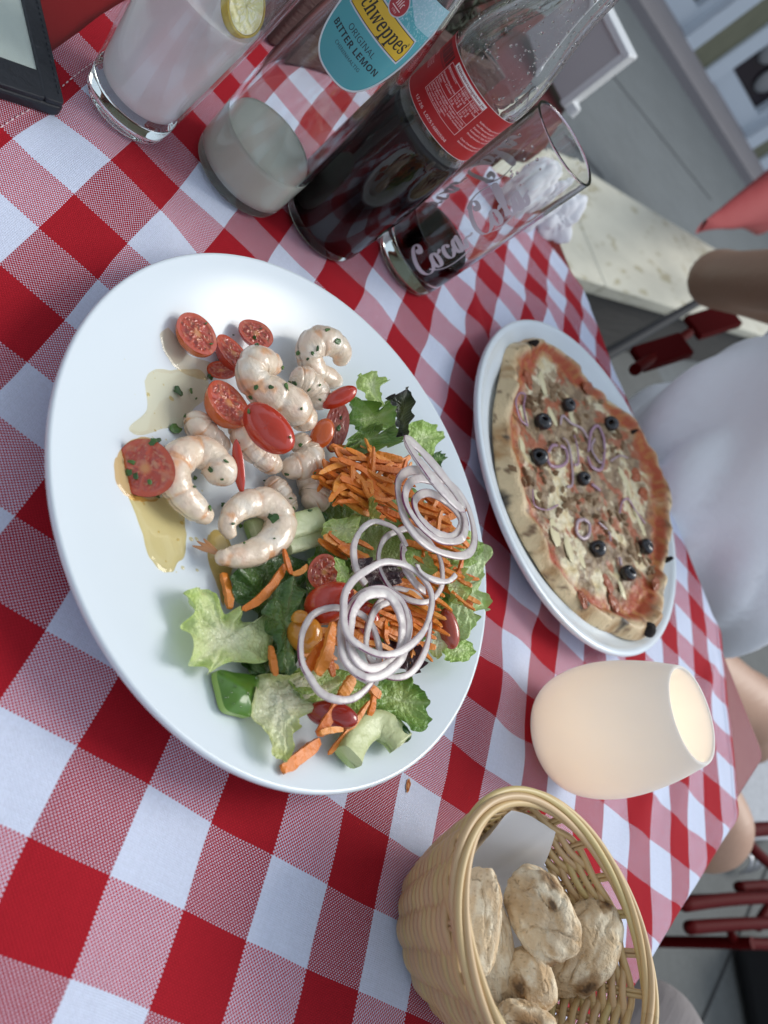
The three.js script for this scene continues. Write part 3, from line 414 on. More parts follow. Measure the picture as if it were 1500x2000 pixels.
{ // glowing egg-shaped table lamp
  const c = at(1066, 1444, 0), out = curve([[0, 0.0004], [0.011, 0], [0.0205, 0.0016], [0.0285, 0.0065], [0.034, 0.0145], [0.0372, 0.0255], [0.0384, 0.037], [0.0378, 0.049], [0.0355, 0.0625], [0.0318, 0.0765], [0.0268, 0.0905]], 60);
  const inn = out.filter(([r, y]) => y > 0.008 && y < 0.09).map(([r, y]) => [r - 0.0024, y]); inn.unshift([0, 0.004], [0.012, 0.0042], [0.02, 0.006]);
  const L = thing('candle_lamp', 'egg-shaped frosted white glass lamp glowing warmly', 'lamp', V(c.x, TOP + onCloth, c.z));
  part('lamp_shade', lathe([...out, [0.0262, 0.0914], [0.0253, 0.0914], [0.0246, 0.0907], ...inn.reverse()], 120), phys({ color: lin(0.88, 0.87, 0.85), roughness: 0.95, transmission: 0.5, thickness: 0, clearcoat: 0.12, clearcoatRoughness: 0.4 }), L);
  part('led_candle', (() => { const g = new THREE.CylinderGeometry(0.011, 0.0115, 0.018, 28); g.translate(0, 0.0145, 0); return g; })(), std({ color: lin(0.75, 0.7, 0.6), roughness: 0.6 }), L);
  part('bulb', (() => { const g = new THREE.SphereGeometry(0.0035, 20, 14); g.scale(1, 1.8, 1); g.translate(0, 0.0305, 0); return g; })(), std({ color: lin(0.9, 0.6, 0.3), emissive: lin(1, 0.72, 0.4), emissiveIntensity: 4 }), L);
  const p = new THREE.PointLight(new THREE.Color(1, 0.79, 0.55), 0.0042); p.position.set(0, 0.031, 0); p.castShadow = true; p.shadow.radius = 0.2; L.add(p);
}
const caneTex = tex(256, (x, y) => 0.78 + 0.22 * wrapFbm(x * 0.999, y, 4, 61, 3) - 0.12 * smooth(0.6, 0.8, wrapNoise(x, y, 24, 63)), { h: 256 });
// ---------- bread basket ----------
const bkC = cell(10.76, 6.9), bkTurn = -0.14;
const BH = 0.058, bkA = (y) => { const t = clamp(y / BH); return lerp(1.25, 2.34, t ** 0.8) * CELL; }, bkB = (y) => { const t = clamp(y / BH); return lerp(0.92, 1.68, t ** 0.8) * CELL; };
const bkP = (th, y, out = 0) => { const a = bkA(y) + out, b = bkB(y) + out; return V(Math.cos(th) * a, y, Math.sin(th) * b); };
{
  const cane = (k) => { const r = rng(k); return std({ color: lin(0.64 + 0.1 * r(), 0.49 + 0.08 * r(), 0.24 + 0.06 * r()), roughness: 0.42, map: again(caneTex, 1, 1), bumpMap: again(caneTex, 1, 1), bumpScale: 0.0004 }); };
  const mats = [1, 2, 3, 4, 5].map(cane), b = thing('bread_basket', 'oval wicker basket lined with paper holding bread rolls', 'basket', V(bkC.x, TOP + onCloth, bkC.z)); b.rotation.y = bkTurn;
  const NS = 20, LAY = 24, loc = (g) => { g.userData.world = false; return g; };
  for (let k = 0; k < LAY; k++) {
    const y = 0.004 + (BH - 0.011) * k / (LAY - 1), pts = [], N = NS * 6;
    for (let i = 0; i < N; i++) { const th = i / N * Math.PI * 2; pts.push(bkP(th, y + 0.0004 * fbm(i * 0.2, k, 3), 0.0017 * Math.sin(NS / 2 * th + k * Math.PI) + 0.0004 * fbm(i * 0.11, k * 3, 1))); }
    part('weaver', loc(limb(pts, [0.0015], { n: N * 2, seg: 8, closed: true, flat: 1.18 })), mats[k % 5], b);
  }
  for (let s = 0; s < NS; s++) { const th = (s + 0.5) / NS * Math.PI * 2 + 0.02 * fbm(s, 3);
    for (const o of [-0.03, 0.03]) { const pts = []; for (let i = 0; i <= 8; i++) pts.push(bkP(th + o * (1 - 0.4 * i / 8), 0.001 + (BH + 0.001) * i / 8, 0)); part('stake', loc(limb(pts, [0.00105], { n: 24, seg: 7, up: V(Math.cos(th), 0, Math.sin(th)) })), mats[(s + 2) % 5], b); } }
  // the rim: canes that wind round one another
  for (let k = 0; k < 5; k++) { const pts = [], N = 120; for (let i = 0; i < N; i++) { const th = i / N * Math.PI * 2, q = 2 * th + k * Math.PI * 2 / 5; pts.push(bkP(th, BH + 0.0012 + 0.0021 * Math.sin(q), 0.0006 + 0.0028 * Math.cos(q))); } part('rim_strand', loc(limb(pts, [0.0016], { n: 420, seg: 9, closed: true })), mats[k], b); }
  for (let k = 0; k < 9; k++) { const f = (k + 0.5) / 9, pts = [], N = 80; for (let i = 0; i < N; i++) { const th = i / N * Math.PI * 2; pts.push(V(Math.cos(th) * bkA(0) * f, 0.0035 + 0.0009 * Math.sin(12 * th + k * Math.PI), Math.sin(th) * bkB(0) * f)); } part('base_weaver', loc(limb(pts, [0.0026], { n: 160, seg: 6, closed: true, flat: 0.6 })), mats[(k * 2) % 5], b); }
  // ---- paper liner ----
  const paper = phys({ color: lin(0.8, 0.8, 0.82), roughness: 0.7, transmission: 0.12, thickness: 0 });
  const M = new THREE.Matrix4().makeRotationY(bkTurn).setPosition(bkC.x, TOP + onCloth, bkC.z), reach = [[-3.15, 0.95], [-2.6, 0.93], [-2.2, 1.0], [-1.85, 0.99], [-1.45, 0.8], [-1.0, 0.74], [-0.5, 0.7], [-0.1, 0.5], [0.4, 0.55], [0.9, 0.8], [1.5, 0.95], [2.1, 0.98], [2.6, 0.9], [3.15, 0.95]];
  const far = (th) => { for (let i = 1; i < reach.length; i++) if (reach[i][0] >= th) return lerp(reach[i - 1][1], reach[i][1], (th - reach[i - 1][0]) / (reach[i][0] - reach[i - 1][0])); return 0.95; };
  const sheetG = grid(150, 40, (a, t) => { const th = (a * 2 - 1) * Math.PI, f = t * far(th), y = f < 0.5 ? 0.007 : 0.007 + (f - 0.5) * 2 * (BH - 0.006), crease = 0.0055 * Math.abs(Math.sin(th * 3.5 + 2 * f)) * smooth(0.3, 0.9, f) + 0.0016 * Math.abs(fbm(Math.cos(th) * 3 + f * 2, Math.sin(th) * 3, 2, 2)), p = bkP(th, y, 0), q = f < 0.5 ? f * 2 : 1, k = (0.0042 + crease); p.x *= q; p.z *= q; const l = Math.hypot(p.x, p.z) || 1; p.x -= p.x / l * k * q; p.z -= p.z / l * k * q; p.y += crease * (f < 0.5 ? 0.6 : 0.15); return p; });
  sheetG.applyMatrix4(M);
  solo('paper_liner', world(sheetG), paper, 'crumpled white greaseproof paper lining the wicker basket', 'paper');
}
function orient(c, ang, tilt = [0, 0, 1]) { // axes: X along the picture's direction ang (degrees clockwise from right), Z across, Y towards tilt (right, up, towards the viewer)
  const Y = camVec(...tilt), a = ang * Math.PI / 180, X = camVec(Math.cos(a), -Math.sin(a), 0); X.addScaledVector(Y, -X.dot(Y)).normalize(); return { X, Y, Z: V().crossVectors(X, Y) };
}
{ // rolls
  const breadMat = std({ vertexColors: true, roughness: 0.9, bumpMap: again(grainTex, 2), bumpScale: 0.002 });
  const roll = (px, py, h, a, b, c, ang, tilt, seed, label, scorch, burnt = 0, sq = 2) => {
    const o = at(px, py, h), A = metres(o, a), B = metres(o, b), C = metres(o, c), { X, Y, Z } = orient(o, ang, tilt), sg = (v, p) => Math.sign(v) * Math.abs(v) ** p;
    const g = grid(96, 64, (s, t) => { const th = s * Math.PI * 2, ph = (t - 0.5) * Math.PI, e = 2 / sq; let d = V(sg(Math.cos(ph), e) * sg(Math.cos(th), e), sg(Math.sin(ph), e), sg(Math.cos(ph), e) * sg(Math.sin(th), e)); const k = 1 + 0.2 * fbm(d.x * 1.5 + seed, d.y * 1.5, d.z * 1.5, 2) + 0.035 * fbm(d.x * 5 + seed, d.y * 5, d.z * 5, 3) + 0.016 * fbm(d.x * 16, d.y * 16 + seed, d.z * 16, 3) + 0.02 * Math.abs(fbm(d.x * 8, d.y * 8 + seed, d.z * 8, 2)) - 0.09 * smooth(0.06, 0, Math.abs(fbm(d.x * 1.8, d.z * 1.8 + seed, d.y, 2))); d.multiplyScalar(k); const p = V(d.x * A, d.y * C, d.z * B); p.n = d; p.uv = [p.x / 0.05, p.z / 0.05 + p.y / 0.08]; return p; }, { closeU: true, color: (s, t, p) => { const d = p.n; let c2 = mixc([0.74, 0.56, 0.35], [0.9, 0.78, 0.58], smooth(-0.3, 0.4, fbm(d.x * 3 + seed, d.y * 3, d.z * 3, 3)));
      const br = smooth(0.02, 0.5, fbm(d.x * 1.3 + seed * 3, d.y * 1.3, d.z * 1.6, 3) + 0.12); c2 = mixc(c2, [0.46, 0.28, 0.13], br * 0.55);
      for (const [x, y, z, r] of scorch) { const q = Math.hypot(d.x - x, (d.y - y), d.z - z) + 0.13 * fbm(d.x * 7 + seed, d.z * 7, d.y * 7, 2); c2 = mixc(c2, [0.3, 0.16, 0.06], 0.85 * smooth(r, r * 0.5, q)); c2 = mixc(c2, [0.05, 0.03, 0.02], smooth(r * 0.5, r * 0.2, q) * (burnt || 0.75)); }
      const sp = smooth(0.42, 0.6, fbm(d.x * 14, d.y * 14 + seed, d.z * 14, 2)); return mixc(c2, [0.25, 0.15, 0.07], sp * 0.5); } });
    g.applyMatrix4(basis(X, Y, Z, o)); solo('bread_roll', outward(world(g)), breadMat, label, 'bread roll', 'small baked rolls in the basket');
  };
  roll(936, 1796, 0.040, 98, 40, 36, 101, [0.25, 0.2, 1], 3, 'long pale roll leaning on the left side of the basket', [[-0.85, 0.3, -0.8, 0.45]], 0, 2.6);
  roll(972, 1878, 0.030, 122, 36, 26, 82, [0.1, 0.1, 1], 8, 'flat pale roll lying under the long roll', [[0.4, 0.6, -0.2, 0.4]], 0, 2.4);
  roll(1060, 1788, 0.047, 86, 62, 56, 62, [0, 0.1, 1], 14, 'largest rounded roll on top in the middle of the basket', [[-0.35, 0.9, -0.45, 0.22], [0.8, 0.35, 0.3, 0.6], [-0.7, 0.4, -0.75, 0.4]], 0, 2.25);
  roll(1140, 1850, 0.040, 96, 62, 52, 118, [0.1, 0.1, 1], 21, 'pale roll at the open right side of the basket with a pointed end', [[0.55, 0.75, -0.3, 0.5], [-1.05, 0.2, 0, 0.35]], 0, 2.3);
  roll(1036, 1915, 0.039, 58, 43, 40, 72, [0, 0, 1], 27, 'small roll with a round brown patch below the largest roll', [[-0.25, 0.85, 0.55, 0.5]], 0, 2.4);
  roll(1030, 2006, 0.040, 64, 42, 36, 28, [0, 0, 1], 33, 'roll with a charred black top at the bottom of the picture', [[-0.1, 0.85, -0.35, 0.85]], 1, 2.2);
}
// ---------- the person across the corner of the table, chairs, small things behind ----------
const sdCap = (p, a, b, r1, r2) => { const ax = p[0] - a[0], ay = p[1] - a[1], az = p[2] - a[2], bx = b[0] - a[0], by = b[1] - a[1], bz = b[2] - a[2], l = bx * bx + by * by + bz * bz, h = clamp((ax * bx + ay * by + az * bz) / l); return Math.hypot(ax - bx * h, ay - by * h, az - bz * h) - lerp(r1, r2, h); };
const smin = (a, b, k) => { const h = clamp(0.5 + 0.5 * (b - a) / k); return lerp(b, a, h) - k * h * (1 - h); };
function march(field, lo, size, res) { // meshes field < 0 in a cube
  const mc = new MarchingCubes(res, std({}), false, false, 400000), half = size / 2, c = [lo[0] + half, lo[1] + half, lo[2] + half];
  for (let k = 0; k < res; k++) for (let j = 0; j < res; j++) for (let i = 0; i < res; i++) { const h = res / 2; mc.field[i + j * res + k * res * res] = -field([c[0] + (i - h) / h * half, c[1] + (j - h) / h * half, c[2] + (k - h) / h * half]); }
  mc.isolation = 0; mc.update(); const n = mc.count, g = new THREE.BufferGeometry();
  const P = mc.positionArray.slice(0, n * 3), Nn = mc.normalArray.slice(0, n * 3); for (let i = 0; i < P.length; i += 3) for (let q = 0; q < 3; q++) P[i + q] = P[i + q] * half + c[q];
  g.setAttribute('position', new THREE.BufferAttribute(P, 3)); g.setAttribute('normal', new THREE.BufferAttribute(Nn, 3)); g.setIndex([...Array(n).keys()]); const uv = new Float32Array(n * 2); for (let i = 0; i < n; i++) { uv[i * 2] = (P[i * 3] + P[i * 3 + 2]) * 1; uv[i * 2 + 1] = P[i * 3 + 1]; } g.setAttribute('uv', new THREE.BufferAttribute(uv, 2)); return world(g);
}
{
  const A = V(0.7, 0, 0.714).normalize(), S = V(0.714, 0, -0.7).normalize();   // A: the way the person faces, along the table edge; S: away from the table
  const hip = V(0.70, 0.50, -0.43);
  const Q = (f, y, s) => { const p = hip.clone().addScaledVector(A, f).addScaledVector(S, s); return [p.x, y, p.z]; };
  const el = at(1402, 545, 0.03), elb = [el.x, el.y, el.z];
  const near = [Q(0.02, 0.5, -0.09), Q(0.02, 0.5, 0.1)], sh = [Q(-0.05, 1.07, -0.17), Q(-0.05, 1.07, 0.19)];
  const hand = Q(0.12, 1.16, -0.04);
  const kneeN = at(1452, 1350, -0.2), kn = [[kneeN.x + 0.02, 0.54, kneeN.z + 0.02], Q(0.47, 0.52, 0.12)], ankN = at(1505, 1672, -0.66), an = [[ankN.x, 0.1, ankN.z], Q(0.42, 0.1, 0.14)];
  const toe = (a, d) => [a[0] + d[0] * 0.15, 0.035, a[2] + d[2] * 0.15], fd = [-0.72, 0, 0.3];
  const lo = [hip.x - 0.75, 0, hip.z - 0.75];
  const skinField = (p) => { let d = 9; const add = (a, b, r1, r2, k = 0.03) => { d = smin(d, sdCap(p, a, b, r1, r2), k); };
    for (const i of [0, 1]) { add(near[i], kn[i], 0.088, 0.062); add(kn[i], an[i], 0.058, 0.034); add(an[i], toe(an[i], fd), 0.034, 0.024); }
    add(sh[0], elb, 0.046, 0.043); add(elb, hand, 0.044, 0.03, 0.02); add(sh[1], Q(0.1, 0.86, 0.26), 0.046, 0.042); add(Q(0.1, 0.86, 0.26), Q(0.3, 0.8, 0.08), 0.04, 0.028);
    add(Q(0.02, 0.56, 0), Q(-0.02, 1.0, 0), 0.09, 0.09); add(Q(-0.03, 1.05, 0.01), Q(-0.02, 1.2, 0.01), 0.05, 0.05); d = smin(d, sdCap(p, Q(0.0, 1.26, 0.01), Q(0.015, 1.36, 0.01), 0.075, 0.088), 0.03);
    return d; };
  const shirtField = (p) => { let d = 9; const add = (a, b, r1, r2, k = 0.07) => { d = smin(d, sdCap(p, a, b, r1, r2), k); };
    add(Q(0.05, 0.55, -0.03), Q(0.03, 0.75, -0.03), 0.152, 0.150); add(Q(0.05, 0.55, 0.07), Q(0.02, 0.75, 0.07), 0.152, 0.15); add(Q(0.03, 0.75, -0.03), Q(-0.03, 1.02, -0.06), 0.146, 0.12); add(Q(0.02, 0.75, 0.07), Q(-0.03, 1.02, 0.09), 0.146, 0.12);
    add(sh[0], [lerp(sh[0][0], elb[0], 0.5), lerp(sh[0][1], elb[1], 0.5), lerp(sh[0][2], elb[2], 0.5)], 0.068, 0.066, 0.05); add(sh[1], Q(0.03, 0.96, 0.24), 0.068, 0.066, 0.05);
    const w = 0.05 * (0.35 - Math.abs(fbm(p[0] * 7 + p[1] * 5, p[1] * 2.6, p[2] * 7 + p[1] * 2, 2))) + 0.022 * (0.3 - Math.abs(noise(p[0] * 13 + p[1] * 9, p[1] * 3.5 - p[0] * 3, p[2] * 13 + p[1] * 5))) + 0.012 * Math.sin(p[1] * 20 + 14 * (p[0] + p[2]) + 7 * fbm(p[0] * 4, p[1] * 3, p[2] * 4, 2)) * smooth(0.95, 0.6, p[1]); d += w;
    return Math.max(d, 0.475 - p[1], p[1] - 1.15); };
  const shortsField = (p) => { let d = 9; for (const i of [0, 1]) d = smin(d, sdCap(p, near[i], [lerp(near[i][0], kn[i][0], 0.5), 0.515, lerp(near[i][2], kn[i][2], 0.5)], 0.11, 0.1), 0.05); return d + 0.004 * fbm(p[0] * 12, p[1] * 12, p[2] * 12, 2); };
  const pers = thing('person', 'person in a white shirt seated at the far table edge, elbow bent', 'person', V(hip.x, 0, hip.z));
  const skin = phys({ color: lin(0.43, 0.25, 0.165), roughness: 0.5, bumpMap: again(grainTex, 16), bumpScale: 0.0006, sheen: 0.15 });
  part('body', march(skinField, lo, 1.5, 124), skin, pers);
  part('shirt', march(shirtField, lo, 1.5, 132), phys({ color: lin(0.82, 0.84, 0.88), roughness: 0.9, sheen: 0.3, sheenRoughness: 0.6, bumpMap: again(grainTex, 9), bumpScale: 0.0008 }), pers);
  part('shorts', march(shortsField, lo, 1.5, 96), std({ color: lin(0.16, 0.17, 0.15), roughness: 0.95 }), pers);
  // hair and a plain face, above the frame
  const hd = Q(0.01, 1.33, 0.01), hairG = new THREE.SphereGeometry(0.1, 32, 20, 0, 6.2832, 0, 1.7); hairG.rotateZ(0.35); hairG.rotateY(Math.atan2(-A.z, A.x)); hairG.translate(hd[0], hd[1] + 0.02, hd[2]); part('hair', world(hairG), std({ color: lin(0.05, 0.03, 0.02), roughness: 0.7 }), pers);
  // sandal straps on the near foot
  const ft = an[0], tp = toe(ft, fd); for (const k of [0.25, 0.55, 0.85]) { const c = V(lerp(ft[0], tp[0], k), lerp(0.07, 0.05, k), lerp(ft[2], tp[2], k)), side = V(-fd[2], 0, fd[0]).normalize(); part('sandal_strap', limb([c.clone().addScaledVector(side, -0.045).setY(0.015), c.clone().addScaledVector(side, -0.025), c.clone().setY(c.y + 0.014), c.clone().addScaledVector(side, 0.025), c.clone().addScaledVector(side, 0.045).setY(0.015)], [0.008], { n: 20, seg: 8, flat: 0.5 }), std({ color: lin(0.5, 0.5, 0.52), roughness: 0.3, metalness: 0.7 }), pers); }
  // ---- red chair under the person ----
  const ch = thing('slatted_chair', 'red metal chair with slatted back behind the person in white', 'chair', V(hip.x, 0, hip.z)), T = (f, y, s) => V(...Q(f, y, s));
  for (const [f, s] of [[-0.2, -0.19], [-0.2, 0.21], [0.24, -0.19], [0.24, 0.21]]) part('leg', bar(T(f * 1.1, 0, s * 1.05), T(f, 0.45, s), 0.011), redPaint, ch);
  for (let i = 0; i < 6; i++) { const f = -0.17 + i * 0.078, g = new RoundedBoxGeometry(0.06, 0.012, 0.4, 2, 0.003); g.applyMatrix4(basis(A, V(0, 1, 0), V().crossVectors(A, V(0, 1, 0)), V(0, 0, 0))); const c = T(f, 0.44, 0.01); g.translate(c.x, c.y, c.z); part('seat_slat', world(g), redPaint, ch); }
  for (const [q, w] of [[[1292, 688], 116], [[1392, 628], 104]]) { const c = at(...q, -0.02); const W = metres(c, w), Hh = metres(c, 56), { X, Y, Z } = orient(c, -25, [0.1, 0.5, 1]); const g = new RoundedBoxGeometry(W, 0.014, Hh, 2, 0.004); g.applyMatrix4(basis(X, Y, Z, c)); part('back_slat', world(g), redPaint, ch); }
  { const a = at(1240, 722, -0.03), b = at(1345, 650, -0.03); part('rail', bar(a, b, 0.008), redPaint, ch); }
  part('rail', limb([at(1395, 1222, -0.16), at(1450, 1226, -0.16), at(1510, 1216, -0.16)], [0.0075], { n: 20, seg: 10 }), redPaint, ch); part('rail', limb([at(1395, 1240, -0.17), at(1440, 1240, -0.17), at(1505, 1222, -0.17)], [0.006], { n: 20, seg: 10 }), redPaint, ch);
}
{ // red chair pushed under the near corner of the table
  const c = thing('red_chair', 'red metal chair frame below the near corner of the table', 'chair', at(1460, 1700, -0.4).setY(0));
  const tube = (q, r) => part('frame_tube', limb(q.map(([x, y, h]) => at(x, y, h)), [r], { n: 30, seg: 12 }), redPaint, c);
  tube([[1330, 1768, -0.36], [1420, 1757, -0.36], [1520, 1752, -0.36]], 0.0115); tube([[1340, 1812, -0.38], [1420, 1806, -0.38], [1520, 1802, -0.38]], 0.0115);
  tube([[1425, 1645, -0.3], [1455, 1625, -0.3], [1520, 1617, -0.3]], 0.0135); tube([[1455, 1640, -0.32], [1478, 1665, -0.32], [1520, 1700, -0.32]], 0.011); tube([[1380, 1690, -0.3], [1420, 1652, -0.3], [1446, 1600, -0.3]], 0.008);
  tube([[1440, 1733, -0.38], [1480, 1730, -0.38], [1520, 1728, -0.38]], 0.011); tube([[1478, 1812, -0.39], [1492, 1785, -0.39], [1520, 1750, -0.39]], 0.010); tube([[1438, 1842, -0.4], [1480, 1843, -0.4], [1520, 1846, -0.4]], 0.011); tube([[1425, 1810, -0.4], [1430, 1828, -0.4], [1445, 1842, -0.4]], 0.008);
  for (const [x, y] of [[1425, 1757], [1560, 1752], [1470, 1842], [1600, 1846]]) { const p = at(x, y, -0.37); part('leg', bar(p, V(p.x + 0.01, 0, p.z), 0.011), redPaint, c); }
}
{ // grey trousered knee of the one who holds the camera
  const a = at(1270, 2010, -0.115), k = at(1296, 1978, -0.16), f = (p) => { let d = sdCap(p, [k.x - 0.005, k.y - 0.015, k.z + 0.03], [k.x - 0.32, k.y - 0.03, k.z + 0.3], 0.052, 0.075); d = smin(d, sdCap(p, [k.x - 0.005, k.y - 0.015, k.z + 0.03], [k.x + 0.0, 0.12, k.z + 0.12], 0.05, 0.038), 0.03); d = smin(d, sdCap(p, [k.x, 0.06, k.z + 0.12], [k.x + 0.14, 0.04, k.z + 0.02], 0.036, 0.032), 0.02); return d + 0.003 * fbm(p[0] * 20, p[1] * 20, p[2] * 20, 2); };
  const o = thing('trouser_leg', 'grey trousered knee below the table at the bottom edge', 'trouser leg', V(k.x, 0, k.z));
  part('trousers', march(f, [k.x - 0.5, 0, k.z - 0.28], 0.72, 90), phys({ color: lin(0.26, 0.235, 0.23), roughness: 0.95, sheen: 0.6, sheenRoughness: 0.5, bumpMap: again(grainTex, 14), bumpScale: 0.0012 }), o);
}
{ // black bag on the floor, its printed mark at the edge of the frame
  const p = at(1580, 1950, G + 0.17), { X } = orient(p, 0), g = new RoundedBoxGeometry(0.3, 0.3, 0.34, 4, 0.05), c = p.clone().add(V(0.1, 0, 0.0)); g.translate(0, 0, 0); g.rotateY(0.3); 
  const b = thing('black_bag', 'black bag standing on the terrace floor beside the red chair', 'bag', V(c.x, 0, c.z)); g.translate(0, 0.15, 0); part('body', g, std({ color: lin(0.006, 0.006, 0.007), roughness: 0.8 }), b);
  const h = limb([V(-0.1, 0.28, 0), V(-0.08, 0.4, 0), V(0.08, 0.4, 0), V(0.1, 0.28, 0)], [0.01], { n: 30, seg: 8 }); h.userData.world = false; part('handle', h, std({ color: lin(0.006, 0.006, 0.007), roughness: 0.7 }), b);
}
{ // pale grey slab behind the table corner
  const q = [[1437, 1440], [1560, 1440], [1560, 1635], [1452, 1640]].map((p) => at(...p, G + 0.1)), g = slab(q.map((p) => [p.x, p.z]), 0.1, 0.1, 0.02); struct('pavement', g, std({ color: lin(0.42, 0.43, 0.45), roughness: 0.9, map: again(speck, 1) }));
}
{ // dark rail beside the low wall
  const r = thing('metal_rail', 'dark grey metal rail beside the low stone wall', 'rail', at(1290, 630, -0.2).setY(0)); part('bar', bar(at(1150, 712, -0.2), at(1460, 535, -0.2), 0.0125, 20), phys({ color: lin(0.012, 0.013, 0.017), roughness: 0.55, specularIntensity: 0.35 }), r);
  const p = at(1400, 572, -0.2), q = at(1300, 626, -0.2); for (const e of [p, q]) part('post', bar(V(e.x, 0, e.z), e, 0.009), std({ color: lin(0.02, 0.02, 0.024), roughness: 0.4, metalness: 0.5 }), r);
}
{ // folded red fabric beyond the elbow, hanging with no support modelled
  const h = -0.05, P = [[1366, 441], [1405, 408], [1450, 372], [1520, 318]].map((p) => at(...p, h)), Qp = [[1372, 446], [1412, 446], [1460, 440], [1530, 425]].map((p) => at(...p, h - 0.01)), cr = (a) => new THREE.CatmullRomCurve3(a), a = cr(P), b = cr(Qp);
  const g = grid(40, 28, (s, t) => { const u = t * Math.PI * 2, A = a.getPoint(s), B = b.getPoint(s), m = A.clone().lerp(B, 0.5), d = B.clone().sub(A).multiplyScalar(0.5), n = camVec(0.3, 0.5, 0.8); return m.addScaledVector(d, Math.cos(u)).addScaledVector(n, Math.sin(u) * (0.004 + d.length() * 0.38) + 0.004 * fbm(s * 6, t * 4, 2)); }, { closeV: true });
  const c = thing('red_fabric', 'folded red fabric hanging beyond the elbow of the person in white', 'textile', P[2].clone().setY(0)); part('cloth', world(g), std({ color: lin(0.25, 0.008, 0.011), roughness: 0.8, bumpMap: again(grainTex, 10), bumpScale: 0.0008 }), c);
}
{ // menu holder, napkins, herb planter, menu folder
  const o = at(1106, 212, 0), up = V(0, 1, 0), r = at(1068, 140, 0).sub(o).setY(0).normalize(), n = V().crossVectors(r, up), m = basis(r, up, n, V(0, 0, 0)), L = 0.12, H = metres(o, 142) , D = 0.045;
  const w = thing('napkin_holder', 'white plastic napkin holder standing on the side table', 'napkin holder', o), plastic = std({ color: lin(0.72, 0.74, 0.76), roughness: 0.4 });
  const bx = (x0, x1, y0, y1, z0, z1, rr = 0.002) => { const g = new RoundedBoxGeometry(x1 - x0, y1 - y0, z1 - z0, 2, rr); g.translate((x0 + x1) / 2, (y0 + y1) / 2, (z0 + z1) / 2); g.applyMatrix4(m); return g; };
  const s = n.dot(camBack) > 0 ? 1 : -1;
  part('panel', bx(0.001, L, 0.004, H - 0.001, -D / 2, D / 2), std({ color: lin(0.5, 0.485, 0.5), roughness: 0.5 }), w); part('side_rim', bx(-0.001, 0.009, 0.002, H, -D / 2 - 0.003, D / 2 + 0.003), plastic, w); part('top_rim', bx(0, L, H - 0.009, H + 0.001, -D / 2 - 0.0035, D / 2 + 0.0035), plastic, w);
  part('foot', (() => { const g = new THREE.CylinderGeometry(0.014, 0.016, 0.012, 30); g.scale(1, 1, 1); g.translate(0, 0.008, 0); return g; })(), plastic, w);
  const crump = (px, py, h, a, b, seed, label) => { const c = at(px, py, h), A = metres(c, a), B = metres(c, b), g = grid(80, 50, (s2, t) => { const th = s2 * Math.PI * 2, ph = (t - 0.5) * Math.PI, d = V(Math.cos(ph) * Math.cos(th), Math.sin(ph), Math.cos(ph) * Math.sin(th)), k = 0.95 + 0.6 * fbm(d.x * 1.3 + seed, d.y * 1.3, d.z * 1.3, 1) + 0.14 * Math.abs(fbm(d.x * 3 + seed, d.y * 3, d.z * 3, 1)); return V(d.x * A * k, d.y * B * 0.75 * k, d.z * B * k); }, { closeU: true }); const O = orient(c, -40, [0, 0.2, 1]); g.applyMatrix4(basis(O.X, O.Y, O.Z, c)); solo('paper_napkin', outward(world(g)), std({ color: lin(0.8, 0.81, 0.84), roughness: 0.9 }), label, 'napkin', 'crumpled paper napkins'); };
  crump(1052, 372, 0.032, 74, 50, 4, 'crumpled white napkin seen through the tumbler');
  crump(1088, 428, 0.018, 50, 40, 11, 'folded white napkin at the table corner beside the tumbler');
}
